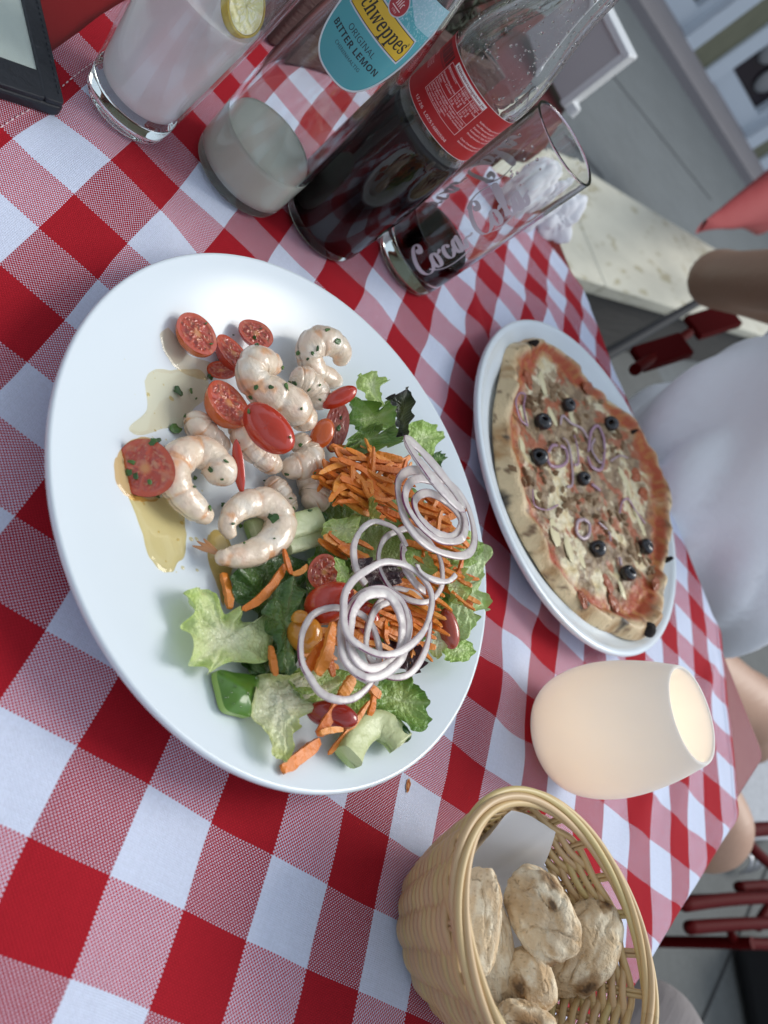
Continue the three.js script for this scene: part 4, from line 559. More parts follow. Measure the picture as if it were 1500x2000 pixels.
{ // planter
  const a = at(520, 88, 0.001), b = at(880, 264, 0.001), d = b.clone().sub(a).setY(0), L = d.length(); d.normalize(); const n = V(d.z, 0, -d.x), H = 0.07, D = 0.13, m = basis(d, V(0, 1, 0), V().crossVectors(d, V(0, 1, 0)), V(0, 0, 0)); if (n.dot(camBack) > 0) n.negate();
  const pl = thing('herb_planter', 'brown terracotta planter with herbs behind the bottles', 'planter', a.clone()), terra = std({ color: lin(0.15, 0.082, 0.068), roughness: 0.8, bumpMap: again(grainTex, 4), bumpScale: 0.0015, map: again(speck, 6) });
  const bx = (x0, x1, y0, y1, z0, z1) => { const g = new RoundedBoxGeometry(x1 - x0, y1 - y0, z1 - z0, 2, 0.003); const c = d.clone().multiplyScalar((x0 + x1) / 2).addScaledVector(n, (z0 + z1) / 2); g.applyMatrix4(m); g.translate(c.x, (y0 + y1) / 2, c.z); return g; };
  part('front_side', bx(0, L, 0.001, H, 0, 0.01), terra, pl); part('back_side', bx(0, L, 0.001, H, D - 0.01, D), terra, pl); part('end_side', bx(0.001, 0.011, 0.002, H - 0.001, 0.009, D - 0.009), terra, pl); part('end_side', bx(L - 0.011, L - 0.001, 0.002, H - 0.001, 0.009, D - 0.009), terra, pl);
  part('soil', bx(0.01, L - 0.01, 0.03, H - 0.012, 0.009, D - 0.009), std({ color: lin(0.02, 0.015, 0.01), roughness: 1 }), pl);
  const r = rng(41), stems = [], leaves = [[], []], q = new THREE.Quaternion();
  for (let i = 0; i < 95; i++) { const p = d.clone().multiplyScalar(0.03 + (L - 0.06) * r()).addScaledVector(n, 0.02 + (D - 0.03) * r()).setY(H - 0.02), lean = V((r() - 0.5) * 1.1, 1, (r() - 0.5) * 1.1).normalize(), h = 0.05 + 0.07 * r(), e = p.clone().addScaledVector(lean, h); stems.push(limb([p, p.clone().lerp(e, 0.5).add(V(0.004 * (r() - 0.5), 0, 0.004)), e], [0.0009, 0.0005], { n: 5, seg: 5 }));
    for (let k = 0; k < 26; k++) { const c = p.clone().lerp(e, 0.15 + 0.85 * k / 26), g = new THREE.BufferGeometry(), l = 0.006 + 0.006 * r(), w = 0.0011; g.setAttribute('position', new THREE.Float32BufferAttribute([0, 0, 0, l * 0.5, 0.0005, w, l, 0, 0, l * 0.5, 0.0005, -w], 3)); g.setIndex([0, 1, 2, 0, 2, 3]); g.computeVertexNormals(); g.rotateZ(0.2 + 0.8 * r()); g.rotateY(r() * 6.28); g.translate(c.x, c.y, c.z); leaves[i % 2].push(g); } }
  stuff('stem', world(mergeGeometries(stems)), std({ color: lin(0.06, 0.05, 0.03), roughness: 0.9 }), pl).position.set(0, 0, 0);
  leaves.forEach((l, i) => { stuff('foliage', mergeGeometries(l), phys({ color: i ? lin(0.05, 0.075, 0.035) : lin(0.08, 0.095, 0.06), roughness: 0.7, side: THREE.DoubleSide, transmission: 0.2 }), pl); });
}
{ // menu folder lying over the cloth at the top left corner
  const c = at(122, 207, 0.0085), a = at(60, -60, 0.0085), b = at(-120, 128, 0.0085), X = b.clone().sub(c), Z = a.clone().sub(c), lx = X.length(), lz = Z.length(); X.normalize(); Z.addScaledVector(X, -0.0).normalize();
  const m = thing('menu_folder', 'black leather menu folder with a clear pocket over a white page', 'menu folder', c), leather = std({ color: lin(0.012, 0.014, 0.02), roughness: 0.5, bumpMap: again(grainTex, 20), bumpScale: 0.0006 });
  const pl = (u0, u1, w0, w1, y, t, r) => { const P = (u, w) => { const p = c.clone().addScaledVector(X, u).addScaledVector(Z, w); return [p.x, p.z]; }; return slab([P(u0, w0), P(u1, w0), P(u1, w1), P(u0, w1)], c.y + y, t, r); };
  const wB = metres(c, 62), wS = metres(c, 36);
  part('cover', pl(0, lx, 0, lz * 1.4, -0.0008, 0.0055, 0.003), leather, m); part('page', pl(wS * 0.9, lx, wB * 0.9, lz * 1.4, 0.0002, 0.0011, 0.001), std({ color: lin(0.72, 0.74, 0.68), roughness: 0.6 }), m);
  part('border', pl(0.0002, wS, 0.0002, lz * 1.4 - 0.001, 0.0016, 0.0026, 0.002), leather, m); part('border', pl(wS + 0.0004, lx - 0.001, 0.0002, wB, 0.0013, 0.0023, 0.0015), leather, m);
  part('clear_pocket', pl(wS * 0.95, lx - 0.001, wB * 0.95, lz * 1.4 - 0.001, 0.0006, 0.0001 + 0.0041 - 0.004, 0.001), phys({ color: lin(0.95, 0.97, 0.97), roughness: 0.12, transmission: 1, thickness: 0 }), m);
  const st = [], r = 0.0003; for (let i = 0; i < 60; i++) { const p = c.clone().addScaledVector(X, wS * 0.2).addScaledVector(Z, 0.004 + i * 0.0034); p.y = c.y + 0.0018; st.push(limb([p, p.clone().addScaledVector(Z, 0.0011).add(V(0, 0.0002, 0)), p.clone().addScaledVector(Z, 0.0022)], [r], { n: 4, seg: 5 })); }
  stuff('stitching', world(mergeGeometries(st)), std({ color: lin(0.02, 0.022, 0.03), roughness: 0.7 }), m);
}
// ---------- food on the large plate ----------
const z4 = (x, y) => [200 + x / 2.885, 560 + y / 2.885], z5 = (x, y) => [560 + x / 3.448, 720 + y / 3.448], z6 = (x, y) => [330 + x / 2.381, 1050 + y / 2.381], z7 = (x, y) => [900 + x / 2.942, 620 + y / 2.942];
const pile = [];   // what small things can lie on
const wet = { roughness: 0.22, clearcoat: 0.7, clearcoatRoughness: 0.12 };
// pools of oil and juice: thin clear lenses
const pool = (name, pts, col, label, hh = 0.0007, seed = 1) => {
  const P = pts.map((p) => onPlate(...p)), c = P.reduce((a, p) => a.add(p), V(0, 0, 0)).multiplyScalar(1 / P.length), cr = new THREE.CatmullRomCurve3(P, true, 'centripetal');
  const g = grid(90, 16, (a, b) => { const e = cr.getPoint(a).lerp(c, 0.09 * fbm(a * 17, seed, hh * 9e3, 2)), p = c.clone().lerp(e, b), f = Math.hypot((p.x - plateC.x) / plateX, p.z - plateC.z) / plateR; p.y = TOP + onCloth + plateTop(f) + 0.00015 + hh * Math.sqrt(Math.max(0, 1 - b ** 6)); return p; }, { closeU: true });
  const ix = g.index.array; for (let i = 0; i < ix.length; i += 3) { const k = ix[i]; ix[i] = ix[i + 1]; ix[i + 1] = k; } g.computeVertexNormals();
  solo(name, world(g), phys({ color: lin(...col), roughness: 0.08, transmission: 1, thickness: 0, ior: 1.45 }), label, 'sauce', null);
};
pool('oil_pool', [[240, 520], [330, 465], [440, 470], [560, 480], [610, 600], [520, 690], [450, 790], [330, 800], [200, 840], [150, 800], [250, 690]].map((p) => z4(...p)), [0.95, 0.9, 0.76], 'pale oily pool on the plate between the tomatoes', 0.0005);
pool('oil_pool', [[150, 1170], [260, 1200], [400, 1180], [455, 1280], [475, 1400], [440, 1540], [375, 1605], [270, 1540], [215, 1360], [170, 1250]].map((p) => z4(...p)), [0.94, 0.83, 0.56], 'large yellow pool of oil running down the plate', 0.0008);
pool('oil_pool', [[70, 960], [200, 850], [330, 900], [330, 1180], [220, 1210], [120, 1180], [60, 1080]].map((p) => z4(...p)), [0.92, 0.74, 0.5], 'brown juice ring round the flat tomato half at the left', 0.0006);
pool('oil_pool', [[600, 1390], [660, 1370], [740, 1500], [720, 1640], [680, 1790], [650, 1700], [590, 1520]].map((p) => z4(...p)), [0.92, 0.76, 0.44], 'thin orange oil trail below the lowest prawn', 0.0006);
pool('oil_pool', [[370, 230], [480, 380], [620, 440], [620, 520], [540, 520], [400, 440], [330, 300]].map((p) => z4(...p)), [0.95, 0.88, 0.76], 'thin film of juice beside the uppermost tomato halves', 0.0004);

{ const r = rng(31), d = []; for (let i = 0; i < 46; i++) { const p = onPlate(...z4(90 + 500 * r(), 380 + 1250 * r()), 0), q = 0.0003 + 0.0009 * r() ** 3, g = new THREE.SphereGeometry(q, 12, 6, 0, 6.2832, 0, 1.5708); g.scale(1 + 0.6 * r(), 0.35, 1); g.translate(p.x, p.y + 0.0001, p.z); d.push(g); }
  tag(stuff('oil_drop', mergeGeometries(d), phys({ color: lin(0.93, 0.85, 0.62), roughness: 0.06, transmission: 1, thickness: 0 }), scene), 'small scattered drops of oil on the white plate', 'sauce'); }
// tomato halves: skin shell, cut face with wall, jelly and seeds
const skinMat = (r, g, b) => phys({ color: lin(r, g, b), roughness: 0.2, clearcoat: 0.7, clearcoatRoughness: 0.08 }), faceMat = phys({ vertexColors: true, ...wet });
const skins = { red: skinMat(0.52, 0.035, 0.012), orange: skinMat(0.6, 0.11, 0.02), deep: skinMat(0.33, 0.02, 0.012), yellow: skinMat(0.62, 0.25, 0.03), dull: skinMat(0.42, 0.07, 0.04) };
function tomato({ p, h, a, b, d, ang, n, skin = 'red', label, whole = false, dull = 0, seed = 1 }) {
  const o = at(...p, plateY(...p) + h), A = metres(o, a), B = metres(o, b), C = metres(o, d), { X, Y, Z } = orient(o, ang, n), m = basis(X, Y, Z, V(0, 0, 0)), t = thing('tomato_half', label, 'tomato', o);
  const wob = (th) => 1 + 0.03 * Math.sin(2 * th + seed) + 0.02 * Math.sin(3 * th + seed * 2);
  const sk = grid(56, 22, (s, q) => { const th = s * Math.PI * 2, ph = q * Math.PI / 2, r = Math.cos(ph) ** 0.9 * wob(th), w = 1 + 0.015 * fbm(Math.cos(th) * 2 + seed, Math.sin(th) * 2, ph * 2, 2); return V(Math.cos(th) * r * A * w, -Math.sin(ph) * C * w, Math.sin(th) * r * B * w); }, { closeU: true });
  sk.applyMatrix4(m); part('skin', outward(sk), skins[skin], t);
  const lob = 3 + (seed % 2), fc = grid(84, 30, (s, q) => { const th = s * Math.PI * 2, r = q * wob(th) * 0.992, gel = smooth(0.86, 0.74, q) * smooth(0.08, 0.3, q) * smooth(0.12, 0.32, Math.abs(Math.sin(th * lob / 2 + seed))), sd = Math.max(0, fbm(Math.cos(th) * q * 7 + seed, Math.sin(th) * q * 7, 3, 2)); return V(Math.cos(th) * r * A, (whole ? 0 : 0.02 * C * (1 - q * q)) - gel * C * 0.06 + gel * sd * C * 0.22 + 0.012 * C * fbm(Math.cos(th) * q * 12, Math.sin(th) * q * 12, seed), Math.sin(th) * r * B); }, { closeU: true, color: (s, q) => {
    const th = s * Math.PI * 2, x = Math.cos(th) * q, z = Math.sin(th) * q, gel = smooth(0.86, 0.74, q) * smooth(0.08, 0.3, q) * smooth(0.12, 0.32, Math.abs(Math.sin(th * lob / 2 + seed))); let c = mixc([0.55, 0.09, 0.045], [0.44, 0.06, 0.035], gel); c = mixc(c, [0.66, 0.34, 0.12], smooth(0.28, 0.05, q) * 0.7);
    c = mixc(c, [0.62, 0.25, 0.13], 0.5 * smooth(0.1, 0.5, fbm(x * 6 + seed, z * 6, 9, 3))); const sd = smooth(0.3, 0.5, fbm(x * 9 + seed, z * 9, 3, 2)) * gel; c = mixc(c, [0.66, 0.32, 0.16], sd * 0.5); return mixc(c, [0.34, 0.1, 0.08], dull); } });
  fc.applyMatrix4(m); const ix = fc.index.array; if (V().fromBufferAttribute(fc.attributes.normal, 30).dot(Y) < 0) { for (let i = 0; i < ix.length; i += 3) { const k = ix[i]; ix[i] = ix[i + 1]; ix[i + 1] = k; } fc.computeVertexNormals(); }
  part('cut_face', fc, faceMat, t); pile.push(t);
}
tomato({ p: z4(535, 262), h: 0.009, a: 47, b: 40, d: 40, ang: 62, n: [0.62, 0.42, 0.8], skin: 'orange', label: 'cut cherry tomato half farthest up on the plate, face up', seed: 1 });
tomato({ p: z4(742, 375), h: 0.009, a: 44, b: 30, d: 34, ang: 50, n: [0.7, 0.5, 0.7], label: 'tomato half between the uppermost tomato and the prawn', seed: 2 });
tomato({ p: z4(868, 262), h: 0.008, a: 36, b: 30, d: 26, ang: 40, n: [0.45, 0.45, 0.9], label: 'small tomato half behind the top of the prawn pile', seed: 3 });
tomato({ p: z4(672, 470), h: 0.005, a: 30, b: 18, d: 14, ang: 10, n: [0.1, 0.2, 1], skin: 'deep', label: 'dark small tomato piece under the leaning tomato halves', seed: 4 });
tomato({ p: z4(715, 655), h: 0.017, a: 55, b: 47, d: 46, ang: 70, n: [0.7, 0.5, 0.55], skin: 'orange', label: 'tomato half with orange side in the middle of the prawns', seed: 5 });
tomato({ p: z4(935, 800), h: 0.026, a: 62, b: 39, d: 30, ang: 50, n: [-0.05, -0.1, -1], label: 'shiny whole-skinned red tomato half lying on top of the prawns', seed: 6, whole: true });
tomato({ p: z4(240, 1022), h: 0.008, a: 59, b: 57, d: 22, ang: 30, n: [0.1, 0.12, 1], label: 'flat tomato half at the left of the plate beside the curled prawn', seed: 7 });
tomato({ p: z4(772, 1012), h: 0.016, a: 51, b: 14, d: 12, ang: 86, n: [0.6, 0.1, -0.8], label: 'orange red tomato wedge between the two big curled prawns', seed: 8 });
tomato({ p: z4(1338, 625), h: 0.020, a: 38, b: 18, d: 17, ang: -34, n: [0, -0.3, -1], label: 'bright red tomato piece at the right end of the prawns', seed: 9 });
tomato({ p: z4(1320, 790), h: 0.012, a: 52, b: 24, d: 14, ang: 106, n: [0.4, 0.1, 1], skin: 'deep', label: 'dark wrinkled tomato slice right of the prawn pile', dull: 0.55, seed: 10 });
tomato({ p: z4(1238, 830), h: 0.018, a: 34, b: 21, d: 14, ang: 118, n: [-0.1, -0.1, -1], skin: 'orange', label: 'orange tomato wedge standing beside the carrot shreds', seed: 11 });
tomato({ p: z6(722, 160), h: 0.02, a: 36, b: 33, d: 26, ang: 100, n: [0.45, 0.1, 1], skin: 'orange', label: 'orange tomato half with a green strip beside the onions', seed: 12 });
tomato({ p: z6(745, 300), h: 0.025, a: 51, b: 39, d: 34, ang: -22, n: [0, -0.1, -1], label: 'glossy red tomato half under the onion rings', seed: 13 });
tomato({ p: z6(760, 825), h: 0.012, a: 50, b: 28, d: 24, ang: 12, n: [0, -0.2, -1], skin: 'deep', label: 'dark red tomato half at the lower edge of the salad', seed: 14 });
tomato({ p: z6(1302, 425), h: 0.014, a: 40, b: 20, d: 16, ang: 78, n: [0.1, -0.1, -1], skin: 'dull', label: 'pale red tomato piece at the right edge of the salad', seed: 15 });
tomato({ p: z6(905, 400), h: 0.018, a: 44, b: 34, d: 26, ang: 80, n: [0, -0.1, -1], label: 'red tomato half inside the large onion rings', seed: 16 });
tomato({ p: z6(632, 450), h: 0.019, a: 38, b: 34, d: 28, ang: 60, n: [0, -0.1, -1], skin: 'yellow', label: 'yellow tomato half left of the onion rings', seed: 17 });
{ const t = scene.children[scene.children.length - 1], o = t.position, q = at(...z6(600, 345), plateY(...z6(600, 345)) + 0.024); part('stem_end', world(limb([V(o.x, o.y, o.z).lerp(q, 0.62), V(o.x, o.y, o.z).lerp(q, 0.85), q], [0.0045, 0.0022], { n: 16, seg: 10 })), skins.yellow, t); }

// prawns: curled segmented bodies
const prawnMat = phys({ vertexColors: true, roughness: 0.25, clearcoat: 0.8, clearcoatRoughness: 0.1, bumpMap: again(grainTex, 45), bumpScale: 0.0006, transmission: 0.06, thickness: 0 });
function prawn(pts, label, { pink = 0.42, seed = 1, h0 = 0, tail = false } = {}) {
  const P = pts.map(([x, y, r, h]) => { const q = z4(x, y), o = at(...q, plateY(...q) + 0.004); return { r: metres(o, r / 2.885) * 1.1, p: at(...q, plateY(...q) + metres(o, r / 2.885) * 0.86 + (h ?? h0)) }; });
  const mid = P.reduce((a, q) => a.add(q.p), V(0, 0, 0)).multiplyScalar(1 / P.length), len = P.length, segs = 5.5;
  const groove = (t) => { const k = ((t * segs + seed * 0.3) % 1), e = Math.min(k, 1 - k); return smooth(0.13, 0.0, e); };
  const c = new THREE.CatmullRomCurve3(P.map((q) => q.p), false, 'centripetal'), rad = P.map((q) => q.r);
  const side = P.length > 2 ? Math.sign(V().crossVectors(P[1].p.clone().sub(P[0].p), mid.clone().sub(P[0].p)).y) || 1 : 1;
  const outer = (phi) => clamp(0.5 + 0.5 * Math.cos(phi) * side);
  const g = limb(P.map((q) => q.p), rad, { n: 110, seg: 34, cap: 0.7, flat: 0.9, shape: (t, phi) => 0.99 + 0.045 * Math.sin(((t * segs + seed * 0.3) % 1) ** 1.6 * Math.PI) - 0.065 * groove(t) * (0.35 + 0.65 * outer(phi)) + 0.085 * fbm(t * 7 + seed, Math.cos(phi) * 1.3, Math.sin(phi) * 1.3, 3) + 0.045 * fbm(t * 34 + seed, Math.cos(phi) * 4, Math.sin(phi) * 4, 3) - 0.08 * smooth(0.35, 0, Math.abs(phi - (side > 0 ? 0 : Math.PI)) % 6.28) * 0.5,
    color: (t, phi, p) => { const o = outer(phi), n = fbm(p.x * 160 + seed, p.y * 160, p.z * 160, 3), n2 = fbm(p.x * 420, p.y * 420 + seed, p.z * 420, 2); let q = mixc([0.87, 0.68, 0.48], [0.92, 0.8, 0.64], 0.5 + n); q = mixc(q, [0.8, 0.48, 0.35], pink * (0.35 + 0.65 * o) * smooth(-0.35, 0.4, n)); q = mixc(q, [0.8, 0.38, 0.16], 0.8 * smooth(0.1, 0.55, n + 0.6 * groove(t) * o - 0.1)); q = mixc(q, [0.93, 0.88, 0.79], 0.6 * smooth(0.1, 0.5, -n)); q = mixc(q, [0.5, 0.34, 0.2], 0.25 * smooth(0.3, 0.6, n2)); return q; } });
  const t = thing('prawn', label, 'prawn', mid.clone().setY(Math.min(...P.map((q) => q.p.y - q.r)))); part('body', g, prawnMat, t); pile.push(t);
  if (tail) { const e = P[0], dir = e.p.clone().sub(P[1].p).normalize(); for (const s of [-0.35, 0.05, 0.4]) { const d = dir.clone().applyAxisAngle(V(0, 1, 0), s); part('tail_fin', limb([e.p.clone().addScaledVector(dir, -0.001), e.p.clone().addScaledVector(d, 0.005), e.p.clone().addScaledVector(d, 0.0095 + 0.002 * s)], [e.r * 0.5, e.r * 0.62, e.r * 0.2], { n: 16, seg: 10, flat: 0.3 }), phys({ color: lin(0.62, 0.3, 0.13), roughness: 0.3, clearcoat: 0.5, transmission: 0.25, thickness: 0 }), t); } }
}
prawn([[540, 720, 60], [545, 790, 75], [620, 860, 70], [710, 920, 45]], 'prawn half hidden left of the orange-sided tomato', { seed: 2, h0: 0.001 });
prawn([[930, 1080, 45], [985, 1140, 65], [1030, 1210, 62], [1070, 1290, 45]], 'pale pink prawn tail below the prawn pile', { seed: 3, pink: 0.5 });
prawn([[1100, 1090, 60], [1180, 1100, 82], [1200, 1180, 85], [1150, 1245, 60]], 'curled prawn touching the carrots at the lower right of the pile', { seed: 4, h0: 0.002 });
prawn([[1090, 830, 55], [1130, 900, 60], [1170, 950, 75], [1110, 1010, 72], [1010, 1030, 45]], 'curled prawn under the shiny tomato half, to its right', { seed: 5, h0: 0.006 });
prawn([[770, 740, 45], [790, 830, 70], [860, 920, 70], [940, 985, 62], [1000, 1020, 35]], 'pink prawn lying under the shiny red tomato half', { seed: 6, pink: 0.75, h0: 0.008 });
prawn([[1060, 510, 60], [1150, 540, 75], [1210, 610, 72], [1205, 690, 52]], 'prawn behind the topmost prawn at the right of the pile', { seed: 7, h0: 0.008, pink: 0.4 });
prawn([[985, 470, 45], [930, 425, 70], [862, 425, 80], [838, 495, 78], [885, 565, 85], [970, 615, 95], [1070, 675, 98], [1140, 745, 72], [1165, 795, 38]], 'topmost prawn in the middle of the pile, curled at its upper end', { seed: 8, h0: 0.014 });
prawn([[1335, 445, 42], [1345, 370, 62], [1290, 312, 75], [1205, 312, 80], [1168, 385, 75], [1195, 462, 66], [1270, 510, 56], [1345, 535, 36]], 'single curled prawn lying apart toward the far rim', { seed: 9, h0: 0.003 });
prawn([[655, 1120, 82], [660, 1025, 95], [605, 950, 88], [515, 928, 82], [428, 972, 90], [400, 1070, 88], [450, 1170, 80], [530, 1250, 68], [615, 1312, 40]], 'large curled prawn beside the flat tomato half', { seed: 10, h0: 0.005 });
prawn([[645, 1498, 24], [680, 1520, 46], [775, 1518, 62], [890, 1482, 72], [985, 1400, 80], [1000, 1300, 82], [930, 1225, 80], [830, 1220, 74], [745, 1268, 60], [705, 1345, 48], [735, 1420, 30]], 'C-shaped prawn with a tail fin, lowest in the pile', { seed: 11, h0: 0.006, tail: true, pink: 0.45 });

// lettuce leaves
const leafMat = {}; const leafM = (k, c = {}) => leafMat[k] ??= phys({ vertexColors: true, roughness: 0.5, side: THREE.DoubleSide, transmission: 0.25, thickness: 0, bumpMap: again(veinTex, 1), bumpScale: 0.0003, clearcoat: 0.5, clearcoatRoughness: 0.18, ...c });
const heap = (px, py) => 0.003 + 0.019 * Math.exp(-(((px - 765) / 150) ** 2 + ((py - 1120) / 215) ** 2));
function leaf(pts, ctr, h, rise, cols, label, { seed = 1, ruff = 0.004, kind = 'leaf', vein = 0.5, cup = 0, name = 'lettuce_leaf', cat = 'lettuce leaf', fold = 0 } = {}) {
  const lev = (q) => plateY(...q) + (h ?? heap(...q)), cp = at(...ctr, lev(ctr)), E = pts.map((q) => { const b = h === null ? heap(...q) : h; return at(...q, plateY(...q) + Math.max(0.0012, b + rise)); }), cr = new THREE.CatmullRomCurve3(E, true, 'centripetal'), R = E.reduce((a, e) => a + e.distanceTo(cp), 0) / E.length;
  const main = E.reduce((a, e) => e.distanceTo(cp) > a.distanceTo(cp) ? e : a).clone().sub(cp).setY(0).normalize();
  const g = grid(150, 30, (a, b) => { const e = cr.getPoint(a).multiplyScalar(0.5).addScaledVector(cr.getPoint((a + 0.02) % 1), 0.25).addScaledVector(cr.getPoint((a + 0.98) % 1), 0.25), t = a * 6.2832; const jag = 1 + 0.022 * fbm(a * 34, seed, 2, 2) * b * b; const p = cp.clone().lerp(e, b * jag); const w = b * b; p.y += ruff * w * (Math.sin(t * 9 + seed * 2 + 2 * fbm(a * 6, seed, 5)) * 0.3 + 0.75 * fbm(a * 22, b * 3, seed, 2)) + ruff * 0.55 * fbm(p.x * 150 + seed, p.z * 150, 4, 3) * smooth(0, 0.4, b) + cup * R * (b * b - b) + 0.0005 * fbm(p.x * 500, p.z * 500, seed, 2); p.y += fold * 0.012 * Math.max(0, Math.sin(t + seed)) * w;
    const f = Math.hypot((p.x - plateC.x) / plateX, p.z - plateC.z) / plateR, floor = TOP + onCloth + plateTop(Math.min(1, f)) + 0.0008; if (p.y < floor) p.y = floor + 0.0004 * b; p.b = b; p.uv = [p.x / 0.016 + seed * 0.3, p.z / 0.016]; return p; }, { closeU: true,
    color: (a, b, p) => { const d = p.clone().sub(cp).setY(0), along = Math.abs(d.dot(main)), off = Math.abs(d.x * -main.z + d.z * main.x) / R, rib = smooth(0.09, 0.02, off) * (1 - 0.6 * b), rays = smooth(0.9, 1, Math.cos(a * 6.2832 * 9 + 1.5 * fbm(b * 3, seed, 1))) * 0.5 * (1 - b), n = fbm(p.x * 130 + seed, p.z * 130, 2, 3); let c = mixc(cols[0], cols[1], clamp(smooth(0.05, 0.8, b) + 0.45 * n)); c = mixc(c, cols[2] ?? cols[1], smooth(0.72, 1, b + 0.2 * n)); return mixc(c, mixc(cols[0], [0.62, 0.68, 0.38], 0.6), vein * Math.max(rib, rays)); } });
  const m = solo(name, world(g), leafM(kind), label, cat); pile.push(m);
}
const pale = [[0.84, 0.87, 0.55], [0.72, 0.82, 0.36], [0.6, 0.74, 0.24]], mid = [[0.38, 0.5, 0.14], [0.2, 0.36, 0.055], [0.13, 0.27, 0.035]], dark = [[0.14, 0.26, 0.04], [0.07, 0.165, 0.022], [0.045, 0.12, 0.016]], frise = [[0.86, 0.87, 0.66], [0.76, 0.8, 0.45], [0.52, 0.58, 0.18]], purple = [[0.09, 0.02, 0.03], [0.035, 0.012, 0.022], [0.05, 0.01, 0.02]], light = [[0.52, 0.66, 0.24], [0.37, 0.56, 0.11], [0.32, 0.5, 0.09]];
const Z = (f, l) => l.map((p) => f(...p));
leaf(Z(z6, [[300, 160], [420, 90], [560, 70], [660, 140], [640, 330], [600, 620], [520, 650], [400, 620], [330, 500], [420, 380], [330, 320], [290, 230]]), z6(470, 300), 0.004, 0.003, dark, 'dark green leaf under the left side of the salad', { seed: 3, ruff: 0.004 });
leaf(Z(z5, [[240, 940], [420, 800], [700, 760], [980, 900], [1120, 1150], [1100, 1500], [980, 1800], [700, 1900], [420, 1800], [200, 1500], [180, 1150]]), z5(640, 1300), 0.006, 0.001, mid, 'broad green leaf hidden under the carrots and onions', { seed: 4, ruff: 0.005 });
leaf(Z(z5, [[1060, 1300], [1130, 1240], [1320, 1180], [1345, 1340], [1310, 1420], [1335, 1540], [1375, 1625], [1285, 1625], [1270, 1700], [1235, 1790], [1165, 1835], [1110, 1700], [1090, 1480]]), z5(1190, 1500), 0.011, 0.002, pale.map((c) => [c[0] * 0.72, c[1] * 0.8, c[2] * 0.75]), 'pale green ruffled leaf along the right rim of the plate', { seed: 5, ruff: 0.005 });
leaf(Z(z5, [[1050, 1880], [1120, 1840], [1215, 1825], [1258, 1900], [1230, 1960], [1150, 1975], [1070, 1965]]), z5(1150, 1900), 0.006, 0.001, light, 'small round green leaf at the lower right of the salad', { seed: 6, ruff: 0.002 });
leaf(Z(z6, [[940, 720], [1010, 650], [1110, 622], [1145, 655], [1155, 705], [1190, 740], [1195, 790], [1218, 850], [1190, 895], [1120, 900], [1060, 840], [980, 800]]), z6(1080, 760), 0.008, 0.002, mid, 'green lobed leaf near the lower rim right of the cucumber', { seed: 7, ruff: 0.0035 });
leaf(Z(z6, [[380, 690], [430, 630], [560, 640], [680, 600], [800, 640], [760, 720], [690, 790], [620, 840], [600, 880], [575, 930], [560, 1040], [520, 1035], [470, 1000], [440, 900], [380, 810]]), z6(520, 780), 0.007, 0.0015, frise, 'whitish frilly lettuce leaf at the lower edge of the salad', { seed: 8, ruff: 0.005, vein: 0.8 });
leaf(Z(z6, [[55, 255], [110, 245], [195, 230], [212, 275], [285, 355], [335, 310], [352, 372], [430, 390], [516, 300], [500, 430], [470, 560], [420, 590], [300, 572], [235, 600], [180, 637], [160, 590], [72, 585], [95, 480], [65, 400], [105, 350]]), z6(270, 470), 0.009, 0.001, pale, 'pale lettuce leaf with torn edges at the left of the salad', { seed: 9, ruff: 0.0055, vein: 0.9 });
leaf(Z(z6, [[425, 385], [470, 290], [520, 220], [600, 180], [640, 260], [575, 350], [590, 480], [600, 600], [560, 640], [515, 620], [500, 480]]), z6(545, 380), 0.013, 0.002, [[0.2, 0.33, 0.07], [0.085, 0.19, 0.025], [0.05, 0.13, 0.018]], 'crinkled green leaf left of the yellow tomato', { seed: 10, ruff: 0.0045 });
leaf(Z(z5, [[840, 360], [920, 355], [1005, 390], [1080, 440], [1020, 500], [990, 590], [930, 600], [850, 520], [790, 460]]), z5(920, 470), 0.008, 0.003, light, 'light green leaf toward the far right rim', { seed: 11, ruff: 0.003 });
leaf(Z(z5, [[985, 575], [1035, 560], [1075, 592], [1040, 640], [1020, 680], [950, 620]]), z5(1010, 620), 0.007, 0.002, dark, 'small dark leaf tip by the onion wedge', { seed: 12, ruff: 0.002 });
leaf(Z(z5, [[480, 40], [540, 35], [600, 5], [640, 60], [695, 75], [640, 115], [655, 200], [620, 270], [560, 220], [510, 150]]), z5(580, 120), 0.006, 0.002, light.map((c, i) => mixc(c, pale[i], 0.5)), 'pale green leaf nearest the lone prawn', { seed: 13, ruff: 0.004 });
leaf(Z(z5, [[430, 230], [470, 170], [560, 200], [640, 275], [680, 210], [745, 190], [755, 330], [720, 440], [640, 430], [560, 420], [480, 440], [420, 350]]), z5(600, 330), 0.011, 0.004, mid, 'crinkled green leaf below the lone prawn', { seed: 14, ruff: 0.006 });
leaf(Z(z5, [[745, 330], [730, 240], [690, 185], [760, 165], [838, 112], [858, 240], [835, 360], [790, 470], [740, 450]]), z5(785, 290), 0.017, 0.006, [[0.09, 0.1, 0.03], [0.03, 0.04, 0.02], [0.022, 0.018, 0.018]], 'pointed dark leaf with purple edge standing up near the far rim', { seed: 15, ruff: 0.004, vein: 0.25 });
leaf(Z(z5, [[390, 530], [440, 450], [520, 400], [610, 385], [640, 440], [700, 390], [745, 470], [700, 540], [600, 560], [540, 590]]), z5(570, 470), 0.015, 0.003, [[0.28, 0.4, 0.12], [0.12, 0.23, 0.03], [0.2, 0.34, 0.08]], 'folded green leaf just above the carrot shreds', { seed: 16, ruff: 0.006, fold: 0.6 });
